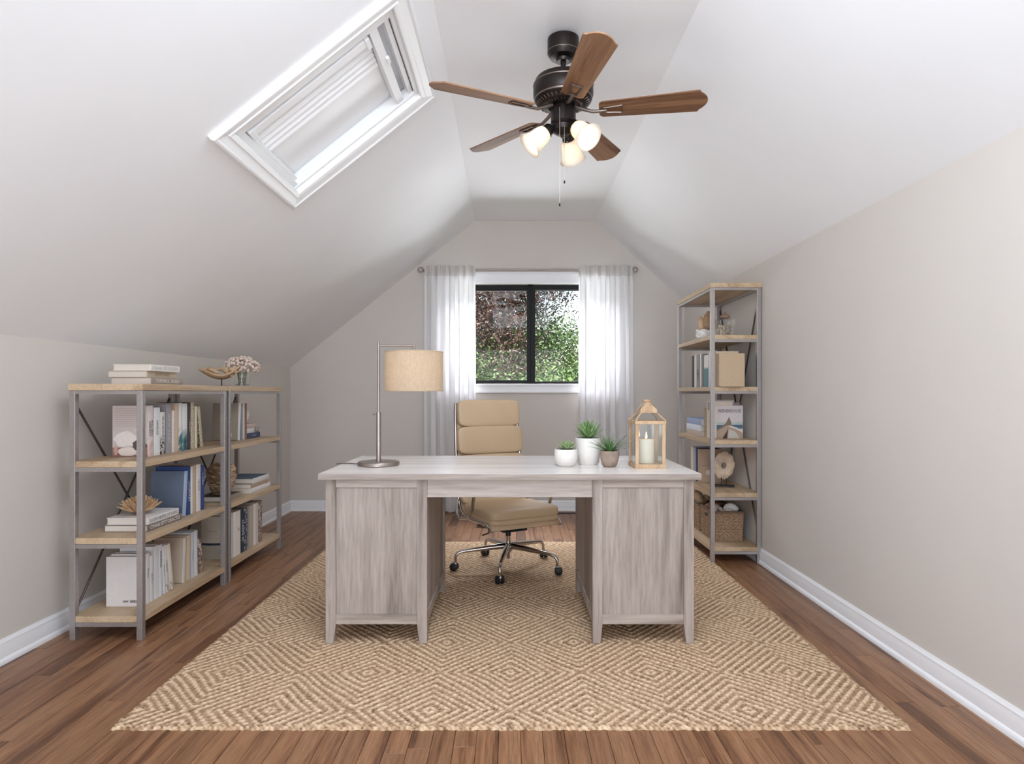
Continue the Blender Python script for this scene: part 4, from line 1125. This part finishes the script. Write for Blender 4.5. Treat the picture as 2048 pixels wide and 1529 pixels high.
# ------------------------------------------------------------------ plants on the desk
def leaf_mesh(L, W_, th, curve, name='leaf'):
    mb = MB(); n = 7; vs = []; fs = []
    for k in range(n+1):
        s = k/n; w_ = W_*math.sin(math.pi*(s**.8*.86+.14))**.9*(1 if s < 1 else 0); w_ = max(w_, .0006)
        z = curve*L*s*s; x = L*s; h = th*(1-s)**.5*.9+.0006
        vs += [(x, -w_, z+h*.4), (x, -w_*.5, z-h*.45), (x, 0, z-h*.7), (x, w_*.5, z-h*.45), (x, w_, z+h*.4), (x, 0, z+h*.1)]
    for k in range(n):
        for i in range(6): j = (i+1) % 6; fs.append((k*6+i, k*6+j, (k+1)*6+j, (k+1)*6+i))
    fs.append((5, 4, 3, 2, 1, 0)); fs.append(tuple(n*6+i for i in range(6)))
    me = bpy.data.meshes.new(name); me.from_pydata([tuple(v) for v in vs], [], fs); me.update(); me.shade_smooth()
    return me
def place_leaf(me, mat, parent, p, az, el, sc, roll=0):
    if not me.materials: me.materials.append(mat)
    o = bpy.data.objects.new('leaf', me); COL.objects.link(o); o.parent = parent
    o.location = p; o.rotation_euler = (R(roll), -R(el), R(az)); o.scale = (sc, sc, sc)
def pot(profile, mat, t, rim_in, soilz):
    MB().lathe(profile, 48, caps=False).build('pot', mat, t, smooth=50)
    MB().lathe([(0, soilz+.004), (rim_in*.6, soilz+.003), (rim_in, soilz)], 32).build('soil', M_soil, t, smooth=60)
random.seed(21)
t = thing('potted_succulent', 'small pale rosette succulent in a low round white pot', 'plant', (.257, 3.03, DZ))
pot([(0, 0), (.034, 0), (.046, .012), (.0555, .040), (.0565, .062), (.0545, .084), (.050, .084), (.051, .06), (.040, .015), (0, .010)], M_pot_w, t, .0505, .078)
lm = leaf_mesh(.050, .0125, .008, .25)
for ring, (n_, el, sc, zz) in enumerate(((9, 14, 1.08, .082), (8, 32, .98, .085), (6, 52, .82, .088), (4, 72, .66, .09))):
    for k in range(n_): place_leaf(lm, M_succ2, t, (0.002, 0, zz), 360*k/n_+ring*22+random.uniform(-7, 7), el+random.uniform(-6, 6), sc*random.uniform(.9, 1.08))
t = thing('potted_succulent', 'tall spiky green succulent in the tallest white pot', 'plant', (.3745, 3.11, DZ))
pot([(0, 0), (.044, 0), (.052, .010), (.060, .055), (.064, .10), (.064, .133), (.059, .133), (.058, .10), (.045, .015), (0, .012)], M_pot_w, t, .0590, .126)
lm = leaf_mesh(.098, .0135, .009, .10)
for ring, (n_, el, sc, zz) in enumerate(((9, 24, .98, .128), (9, 44, 1.0, .13), (8, 60, .98, .132), (5, 76, .92, .135))):
    for k in range(n_): place_leaf(lm, M_succ, t, (0, 0, zz), 360*k/n_+ring*19+random.uniform(-6, 6), el+random.uniform(-5, 5), sc*random.uniform(.88, 1.05))
t = thing('potted_grass', 'spiky grass plant in a small brown concrete pot', 'plant', (.4647, 3.01, DZ))
pot([(0, 0), (.027, 0), (.036, .010), (.044, .040), (.0455, .060), (.0445, .078), (.040, .078), (.040, .06), (.03, .012), (0, .010)], M_pot_c, t, .0405, .071)
mb = MB()
for k in range(95):
    a = random.uniform(0, 6.283); e = random.uniform(.35, 1.5); L = random.uniform(.07, .118); r0 = random.uniform(0, .014)
    p = Vector((r0*math.cos(a), r0*math.sin(a), .072)); d = Vector((math.cos(a)*math.cos(e), math.sin(a)*math.cos(e), math.sin(e)))
    side = Vector((-math.sin(a), math.cos(a), 0)); vs = []
    for j in range(5):
        s = j/4; c = p+d*L*s+Vector((math.cos(a), math.sin(a), -.8))*.012*s*s; w_ = .0017*(1-s)**.7+.0002
        vs += [tuple(c-side*w_), tuple(c+Vector((0, 0, -.0008))), tuple(c+side*w_)]
    mb.add(vs, [(j*3+i, j*3+i+1, j*3+4+i, j*3+3+i) for j in range(4) for i in range(2)])
mb.build('foliage', M_grass, t, kind='stuff')

# ------------------------------------------------------------------ lantern with candle
LW = .0735
lan = thing('lantern', 'pale wood and glass lantern standing on the right end of the desk', 'lantern', (.643, 3.005, DZ), (0, 0, R(2.5)))
MB().box((-LW, -LW, 0), (LW, LW, .020)).build('base', M_lantern, lan, bevel=.001)
pt_ = .0165; zp0, zp1 = .020, .208
for sx in (-1, 1):
    for sy in (-1, 1):
        MB().box((sx*(LW-.002), sy*(LW-.002), zp0), (sx*(LW-.002-pt_), sy*(LW-.002-.008), zp1)).build('post', M_lantern, lan, bevel=.0008)
for s in (-1, 1):
    MB().box((-LW, s*LW, zp1), (LW, s*(LW-.010), zp1+.016)).build('top_rail', M_lantern, lan, bevel=.001)
    MB().box((s*LW, -LW+.010, zp1), (s*(LW-.010), LW-.010, zp1+.016)).build('top_rail', M_lantern, lan, bevel=.001)
    MB().box((-LW+.018, s*(LW-.006), zp0), (LW-.018, s*(LW-.008), zp1)).build('pane', M_jar, lan)
    MB().box((s*(LW-.006), -LW+.012, zp0), (s*(LW-.008), LW-.012, zp1)).build('pane', M_jar, lan)
zr0, zr1, rt = zp1+.016, .262, .036
for k in range(4):
    Mk = RZ(90*k)
    mb = MB(); a, b = Vector((LW-.002, -LW+.002, zr0)), Vector((rt, -rt, zr1))
    mb.tube([a, b], .0042, 6); mb.v = [tuple(Mk @ Vector(p)) for p in mb.v]; mb.build('roof_bar', M_lantern, lan)
    mb = MB(); mb.add([(-LW+.004, -LW+.003, zr0), (LW-.004, -LW+.003, zr0), (rt, -rt, zr1), (-rt, -rt, zr1)], [(0, 1, 2, 3)], Mk); mb.build('roof_pane', M_jar, lan)
mb = MB()
c0, c1 = rt+.004, .015
mb.add([(-c0,-c0,zr1-.002),(c0,-c0,zr1-.002),(c0,c0,zr1-.002),(-c0,c0,zr1-.002),(-c0,-c0,zr1+.012),(c0,-c0,zr1+.012),(c0,c0,zr1+.012),(-c0,c0,zr1+.012),(-c1,-c1,.312),(c1,-c1,.312),(c1,c1,.312),(-c1,c1,.312)],
       [(0,3,2,1),(0,1,5,4),(1,2,6,5),(2,3,7,6),(3,0,4,7),(4,5,9,8),(5,6,10,9),(6,7,11,10),(7,4,8,11),(8,9,10,11)])
mb.build('cap', M_lantern, lan, bevel=.001)
MB().sq((.019, .019, .007), .5, 8, T((0, 0, .317))).build('cap_knob', M_lantern, lan, smooth=60)
MB().tube([(-.042, -.012, zr1+.012), (-.030, -.030, zr1+.03), (-.012, -.026, .312)], .0022, 6).tube([(.042, -.012, zr1+.012), (.030, -.030, zr1+.03), (.012, -.026, .312)], .0022, 6).build('handle', M_nickel, lan, smooth=60)
cd = thing('candle', 'lit cream pillar candle inside the lantern', 'candle', (.640, 3.0, DZ+.0205))
MB().lathe([(0, 0), (.037, 0), (.038, .002), (.038, .110), (.036, .112), (.030, .1105), (0, .109)], 40).build('wax', M_wax, cd, smooth=40)
MB().tube([(0, 0, .108), (.0005, 0, .119)], .0008, 6).build('wick', M_blackpl, cd)
MB().lathe([(0, .114), (.0036, .119), (.0042, .125), (.0026, .135), (.0006, .147), (0, .148)], 14).build('flame', M_flame, cd, smooth=80)

# ------------------------------------------------------------------ office chair
CX, CY = -.030, 3.97
base = thing('office_chair', 'tan soft-pad swivel chair with chrome frame behind the desk', 'chair', (CX, CY, RZ0))
cz0 = RZ0
hub = MB(); hub.lathe([(.0, .105), (.022, .105), (.030, .118), (.030, .150), (.022, .160), (.014, .160)], 24).tube([(0, 0, .06), (0, 0, .20)], .012, 16); hub.build('hub', M_chrome, base, smooth=45)
MB().tube([(0, 0, .16), (0, 0, .245)], .016, 18).build('gas_lift', M_chrome, base, smooth=45)
MB().tube([(0, 0, .205), (0, 0, .250)], .0165, 18).build('lift_sleeve', M_blackpl, base, smooth=45)
for k in range(5):
    a = R(262+72*k); d = Vector((math.cos(a), math.sin(a), 0)); sd = Vector((-math.sin(a), math.cos(a), 0))
    rr = .335
    lg = MB().tube([d*.02+Vector((0, 0, .140)), d*.12+Vector((0, 0, .134)), d*(rr-.045)+Vector((0, 0, .117)), d*(rr-.015)+Vector((0, 0, .108)), d*rr+Vector((0, 0, .088)), d*rr+Vector((0, 0, .052))],
                   [.020, .017, .011, .0105, .010, .0085], 12).build('base_leg', M_chrome, base, smooth=60)
    c = d*(rr+.008); az = random.uniform(-40, 40)
    Mc = T((c.x, c.y, 0)) @ RZ(math.degrees(a)+az)
    cs = MB()
    for s in (-1, 1): cs.lathe([(0, -.009), (.020, -.009), (.0245, -.005), (.0245, .005), (.020, .009), (0, .009)], 22, Mc @ T((0, s*.0145, .0245)) @ RX(90))
    cs.build('caster_wheel', M_blackpl, lg, smooth=45)
    MB().sq((.017, .008, .020), .6, 8, Mc @ T((0, 0, .034))).build('caster_hood', M_chrome, lg, smooth=60)
# seat assembly, turned
TH = 27
def ch(mb, name, mat, **k):
    M = RZ(TH)
    mb.v = [tuple(M @ Vector(p)) for p in mb.v]
    return mb.build(name, mat, base, **k)
# local: seat faces -y ; x sideways
MB_ = MB(); MB_.box((-.085, -.10, .248), (.085, .12, .275)); ch(MB_, 'seat_mechanism', M_blackpl, bevel=.004)
ch(MB().tube([(-.04, -.02, .262), (-.20, -.045, .236)], .0045, 8), 'lever', M_blackpl, smooth=50)
def seatcush(i, j):
    return None
W2 = .245
# sling shell under pads: curved sheet from front edge up to the back
path = [(-.245, .300), (-.235, .322), (-.20, .338), (-.10, .335), (.0, .330), (.12, .333), (.19, .350), (.235, .40), (.262, .50), (.285, .62), (.305, .75), (.320, .87), (.332, .99), (.338, 1.045)]
def sl(i, j):
    k = j*(len(path)-1); a = int(min(k, len(path)-2)); f = k-a
    y = path[a][0]*(1-f)+path[a+1][0]*f; z = path[a][1]*(1-f)+path[a+1][1]*f
    x = (i-.5)*2*(W2-.012)
    if j > .62: x *= 1-.07*(j-.62)/.38
    return (x, y, z)
ch(MB().grid(sl, 6, 52), 'sling', M_leather, smooth=60, solid=.012)
# side rails
for s in (-1, 1):
    pts = [(s*(W2-.004)*(1-.07*max(0, (k/(len(path)-1)-.62)/.38)), y, z-.006) for k, (y, z) in enumerate(path)]
    ch(MB().tube(pts, .0115, 10), 'side_rail', M_chrome, smooth=60)
for (y, z) in ((.338, 1.035), (.296, .70)):
    ch(MB().tube([(-W2+.02, y+.018, z), (W2-.02, y+.018, z)], .009, 10), 'stretcher', M_chrome, smooth=60)
ch(MB().tube([(-W2, -.06, .300), (0, -.06, .268), (W2, -.06, .300)], .012, 10), 'stretcher', M_chrome, smooth=60)
ch(MB().tube([(-W2, .14, .318), (0, .10, .268), (W2, .14, .318)], .012, 10), 'stretcher', M_chrome, smooth=60)
# pads
def pad(y, z, tilt, hh_, w_, th_, nm):
    ch(MB().sq((w_, th_, hh_), .26, 22, T((0, y, z)) @ RX(tilt), .30), nm, M_leather, smooth=80)
pad(.298, .975, -6, .090, .226, .030, 'back_pad')
pad(.276, .796, -8, .093, .236, .032, 'back_pad')
pad(.252, .612, -9, .092, .240, .034, 'back_pad')
pad(.215, .452, -22, .072, .240, .032, 'back_pad')
ch(MB().sq((.243, .235, .036), .26, 24, T((0, -.025, .378)) @ RX(-2), .35), 'seat_pad', M_leather, smooth=80)
ch(MB().sq((.243, .235, .022), .22, 24, T((0, -.020, .345)), .35), 'seat_pad', M_leather, smooth=80)
# arm loops
for s in (-1, 1):
    x = s*(W2+.028)
    loop = [(x-s*.02, .235, .42), (x, .19, .335), (x, .14, .315), (x, .02, .335), (x, -.055, .40), (x, -.085, .50), (x, -.07, .575), (x, -.02, .60), (x, .12, .60), (x, .22, .60), (x-s*.03, .262, .60)]
    ch(MB().tube(loop, .0105, 12), 'armrest', M_chrome, smooth=70)
    ch(MB().sq((.020, .085, .010), .5, 10, T((x, .05, .613))), 'arm_pad', M_leather, smooth=70)

# ------------------------------------------------------------------ ceiling fan
FX, FY, FZ = .233, 2.90, 2.424
fan = thing('ceiling_fan', 'bronze five-blade ceiling fan with three lit frosted glass shades', 'ceiling fan', (FX, FY, ZC))
def fp(mb, name, mat, parent=None, **k):
    mb.v = [(x, y, z-ZC) for x, y, z in mb.v]
    return mb.build(name, mat, parent or fan, **k)
fp(MB().lathe([(.0, ZC-.105), (.030, ZC-.105), (.034, ZC-.092), (.060, ZC-.085), (.070, ZC-.070), (.073, ZC-.060), (.073, ZC), (0, ZC)], 40), 'canopy', M_bronze, smooth=35)
fp(MB().lathe([(.0735, ZC-.064), (.0745, ZC-.062), (.0735, ZC-.060)], 40, caps=False), 'canopy_ring', M_bronze_l, smooth=60)
fp(MB().tube([(0, 0, ZC-.10), (0, 0, FZ+.18)], .0125, 18), 'downrod', M_bronze, smooth=45)
fp(MB().lathe([(.0, FZ+.195), (.022, FZ+.195), (.030, FZ+.178), (.034, FZ+.17), (.034, FZ+.16), (.09, FZ+.158), (.128, FZ+.148), (.139, FZ+.125), (.139, FZ+.075), (.132, FZ+.055), (.128, FZ+.048), (.100, FZ+.030), (.070, FZ+.024), (.0, FZ+.024)][::-1], 56), 'motor_housing', M_bronze, smooth=35)
fp(MB().lathe([(.1395, FZ+.118), (.141, FZ+.121), (.1395, FZ+.124)], 56, caps=False).lathe([(.1325, FZ+.054), (.134, FZ+.057), (.1345, FZ+.060)], 56, caps=False), 'housing_trim', M_bronze_l, smooth=60)
for k in range(36):
    a = 2*math.pi*k/36; d = Vector((math.cos(a), math.sin(a), 0))
    p0 = Vector((d.x*.080, d.y*.080, FZ+.0255)); p1 = Vector((d.x*.122, d.y*.122, FZ+.0435))
    fp(MB().tube([p0, p1], [.0022, .0034], 5), 'vent_rib', M_bronze_l)
fp(MB().lathe([(0, FZ-.060), (.050, FZ-.060), (.058, FZ-.050), (.058, FZ+.010), (.052, FZ+.026), (0, FZ+.026)], 40), 'switch_housing', M_bronze, smooth=35)
fp(MB().lathe([(0, FZ-.118), (.010, FZ-.118), (.014, FZ-.108), (.030, FZ-.104), (.052, FZ-.088), (.056, FZ-.068), (.050, FZ-.058), (0, FZ-.058)], 40), 'light_fitter', M_bronze, smooth=35)
# blades
def blade_poly(L0, L1, w0, w1):
    pts = []
    for k in range(7): a = math.pi/2+math.pi/2*k/6; pts.append((L0+.022+.022*math.cos(a)*1.0, w0-.022+.022*math.sin(a)))
    for k in range(7): a = math.pi+math.pi/2*k/6; pts.append((L0+.022+.022*math.cos(a), -w0+.022+.022*math.sin(a)))
    for k in range(3): a = -math.pi/2+math.pi/4*k*1.2; pts.append((L1-.045+.012*math.cos(a), -w1+.012+.012*math.sin(a)))
    for k in range(9): s = -1+2*k/8; pts.append((L1-.040*s*s, s*(w1-.008)))
    for k in range(3): a = math.pi/4*(.4+k*1.0); pts.append((L1-.045+.010*math.cos(a), w1-.010+.010*math.sin(a)))
    return pts
bp = blade_poly(.165, .645, .052, .070)
AZ = [-11, 61, 133, 205, 278.5]
for az in AZ:
    mb = MB(); mb.prism(bp, -.003, .003)
    b = mb.build('blade', [M_blade], fan, loc=(0, 0, FZ-ZC), bevel=.0008)
    b.rotation_euler = (Matrix.Rotation(R(az), 3, 'Z') @ Matrix.Rotation(R(-13), 3, 'X')).to_euler()
    ar = MB().tube([(.06, 0, .022), (.10, 0, .004), (.135, 0, -.009), (.175, 0, -.0095), (.20, 0, -.0075)], [.009, .0085, .008, .0075, .007], 8)
    # open trapezoid plate under the blade
    q0, q1 = .188, .268
    ring = [(q0, -.015), (q1, -.024), (q1, .024), (q0, .015), (q0, -.015)]
    ar.tube([(x, y, -.0065) for x, y in ring], .0042, 6)
    ar.tube([(.20, 0, -.0065), (.20, .0, -.0065+.001)], .004, 6)
    arm = ar.build('blade_arm', M_bronze_l, fan, loc=(0, 0, FZ-ZC), smooth=50); arm.rotation_euler = b.rotation_euler
# light kit
for az in (68, 190, 311):
    a = R(az); rad = Vector((math.cos(a), math.sin(a), 0))
    ax = (rad*.74+Vector((0, 0, -.67))).normalized()
    neck = Vector((0, 0, FZ-.078))+rad*.062
    Ms = T(neck) @ align(ax)
    fp(MB().tube([Vector((0, 0, FZ-.080)), neck+ax*.004], .012, 12).lathe([(.0, -.006), (.020, -.006), (.027, .004), (.029, .030), (.026, .034), (0, .034)], 28, Ms), 'socket_arm', M_bronze, smooth=40)
    sh = MB(); sh.lathe([(.024, .026), (.034, .034), (.039, .050), (.041, .072), (.044, .095), (.052, .118), (.062, .134)], 40, Ms, caps=False)
    so = fp(sh, 'glass_shade', M_shade, smooth=80, solid=.003)
    bl = MB(); bl.lathe([(0, .040), (.013, .040), (.014, .062), (.022, .078), (.0265, .092), (.024, .106), (.014, .117), (0, .120)], 24, Ms)
    fp(bl, 'bulb', M_bulb, so, smooth=80)
    for s in (-1, 1):
        th_ = MB(); th_.sq((.004, .004, .004), 1, 6, Ms @ T((0, s*.030, .022))); fp(th_, 'thumb_screw', M_chain, smooth=60)
def chain(x, y, z0, z1, nm):
    mb = MB(); mb.tube([(x, y, z0), (x, y, z1)], .0010, 6)
    n = int((z0-z1)/.0045)
    c = fp(mb, nm, M_chain)
    bd = MB()
    for k in range(n): bd.sq((.0017, .0017, .0017), 1, 3, T((x, y, z0-k*.0045)))
    fp(bd, 'bead', M_chain, c, kind='stuff')
    fp(MB().lathe([(0, z1-.016), (.003, z1-.014), (.0042, z1-.006), (.001, z1), (0, z1)], 10, T((x, y, 0))), 'pull_fob', M_bronze, c, smooth=60)
chain(-.021, -.060, FZ-.005, 1.985, 'pull_chain')
chain(.001, -.056, FZ-.090, 2.090, 'pull_chain')

# ------------------------------------------------------------------ garden beyond the window
mb = MB(); mb.box((-40, YB+.5, -3.2), (40, 60, -3.0))
gm = plain('lawn', (70, 92, 52), .95, var=.3, scale=2); o = mb.build('ground', gm); o['kind'] = 'structure'
def leafmat(name, a, b, tr):
    m, nt, bb = new_mat(name)
    o_ = [n for n in nt.nodes if n.type == 'OUTPUT_MATERIAL'][0]
    at = nt.nodes.new('ShaderNodeAttribute'); at.attribute_name = 'rnd'
    c = ramp(nt, at.outputs['Fac'], [(0, lin(a)), (1, lin(b))])
    nt.links.new(c, bb.inputs['Base Color']); bb.inputs['Roughness'].default_value = .5
    t_ = nt.nodes.new('ShaderNodeBsdfTranslucent'); nt.links.new(c, t_.inputs[0])
    mx = nt.nodes.new('ShaderNodeMixShader'); mx.inputs[0].default_value = tr
    nt.links.new(bb.outputs[0], mx.inputs[1]); nt.links.new(t_.outputs[0], mx.inputs[2]); nt.links.new(mx.outputs[0], o_.inputs[0])
    return m
L_green = leafmat('leaf_green', (46, 84, 30), (150, 184, 92), .4)
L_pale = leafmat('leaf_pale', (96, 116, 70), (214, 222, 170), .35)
L_purple = leafmat('leaf_purple', (36, 22, 26), (104, 76, 66), .25)
L_dark = leafmat('leaf_dark', (22, 34, 22), (96, 122, 66), .25)
M_bark = plain('bark', (84, 72, 64), .9, var=.3, scale=12, bscale=30, bstr=.6)
def tree(name, label, cat_group, base_, height, spread, zc, zr, nleaf, mat, seed, lsize=.06, trunk_r=.12, nbr=12, lean=0):
    rng = np.random.RandomState(seed); random.seed(seed)
    bx, by = base_
    t = thing(name, label, 'tree', (bx, by, -3.0), group=cat_group)
    zc += 3.0
    top = zc+zr*.6
    n = 9; tp = [(lean*(k/(n-1))**1.5+.08*math.sin(k*1.7+seed), .08*math.cos(k*1.3+seed), top*k/(n-1)) for k in range(n)]
    MB().tube(tp, [trunk_r*(1-.8*k/(n-1)) for k in range(n)], 9).build('trunk', M_bark, t, smooth=60)
    cl = []; brm = MB()
    for k in range(nbr):
        s = random.uniform(.45, .98); i = int(s*(n-1)); p = Vector(tp[i])
        a = random.uniform(0, 6.283); L = spread*random.uniform(.6, 1.05)
        q_ = Vector((lean, 0, zc))+Vector((math.cos(a)*L, math.sin(a)*L*.7, random.uniform(-zr, zr)*.9))
        m1 = p.lerp(q_, .5)+Vector((random.uniform(-.2, .2), random.uniform(-.2, .2), random.uniform(0, .3)))
        brm.tube([p, m1, q_], [trunk_r*.32, trunk_r*.2, trunk_r*.06], 6)
        for s2 in (.35, .6, .8, 1.0):
            c_ = p.lerp(m1, s2*2) if s2 < .5 else m1.lerp(q_, (s2-.5)*2); cl.append((c_, .28+.22*random.random()))
            e_ = c_+Vector((random.uniform(-.5, .5), random.uniform(-.5, .5), random.uniform(-.4, .4))); brm.tube([c_, e_], [trunk_r*.09, trunk_r*.03], 5); cl.append((e_, .32))
    brm.build('branch', M_bark, t, smooth=60, kind='stuff')
    C = np.array([c for c, r in cl]); Rr = np.array([r for c, r in cl])
    idx = rng.randint(0, len(C), nleaf)
    P = C[idx]+rng.normal(size=(nleaf, 3))*Rr[idx][:, None]*np.array([.75, .75, .5])
    A = rng.normal(size=(nleaf, 3)); A /= np.linalg.norm(A, axis=1)[:, None]
    B = np.cross(A, rng.normal(size=(nleaf, 3))); B /= np.linalg.norm(B, axis=1)[:, None]
    sz = lsize*(.6+.8*rng.rand(nleaf))[:, None]
    V = np.stack([P-A*sz, P+B*sz*.45, P+A*sz, P-B*sz*.45], 1).reshape(-1, 3)
    F = np.arange(nleaf*4).reshape(-1, 4)
    me = bpy.data.meshes.new('foliage'); me.vertices.add(len(V)); me.vertices.foreach_set('co', V.ravel())
    me.loops.add(F.size); me.loops.foreach_set('vertex_index', F.ravel())
    me.polygons.add(nleaf); me.polygons.foreach_set('loop_start', np.arange(0, F.size, 4)); me.polygons.foreach_set('loop_total', np.full(nleaf, 4)); me.update()
    at = me.attributes.new('rnd', 'FLOAT', 'POINT'); at.data.foreach_set('value', np.repeat(rng.rand(nleaf), 4).astype(np.float32))
    me.materials.append(mat)
    o = bpy.data.objects.new('foliage', me); COL.objects.link(o); o.parent = t; o['kind'] = 'stuff'
    return t
GR = 'trees outside the window'
tree('maple_tree', 'dark purple-leaved maple reaching in over the top of the window', GR, (-.25, 11.0), 6, 1.75, 3.3, .62, 50000, L_purple, 11, .026, .10, 16)
tree('leafy_tree', 'bright green tree on the left outside the window', GR, (-1.7, 12.5), 6, 2.0, 1.9, 1.4, 60000, L_green, 12, .03, .14, 16, .4)
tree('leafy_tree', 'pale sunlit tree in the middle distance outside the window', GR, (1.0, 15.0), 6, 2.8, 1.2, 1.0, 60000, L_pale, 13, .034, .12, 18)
tree('evergreen_tree', 'dark drooping evergreen on the right outside the window', GR, (2.4, 10.5), 6, 1.6, 1.35, .8, 45000, L_dark, 14, .026, .10, 14, -.3)
tree('leafy_tree', 'low dark-leaved tree close below the window', GR, (-.2, 10.0), 5, 1.7, .95, .6, 45000, L_dark, 15, .025, .09, 14)
tree('leafy_tree', 'tall background tree behind the other trees, left', GR, (-3.2, 22.0), 8, 4.2, 2.4, 2.6, 50000, L_green, 16, .055, .2, 18)
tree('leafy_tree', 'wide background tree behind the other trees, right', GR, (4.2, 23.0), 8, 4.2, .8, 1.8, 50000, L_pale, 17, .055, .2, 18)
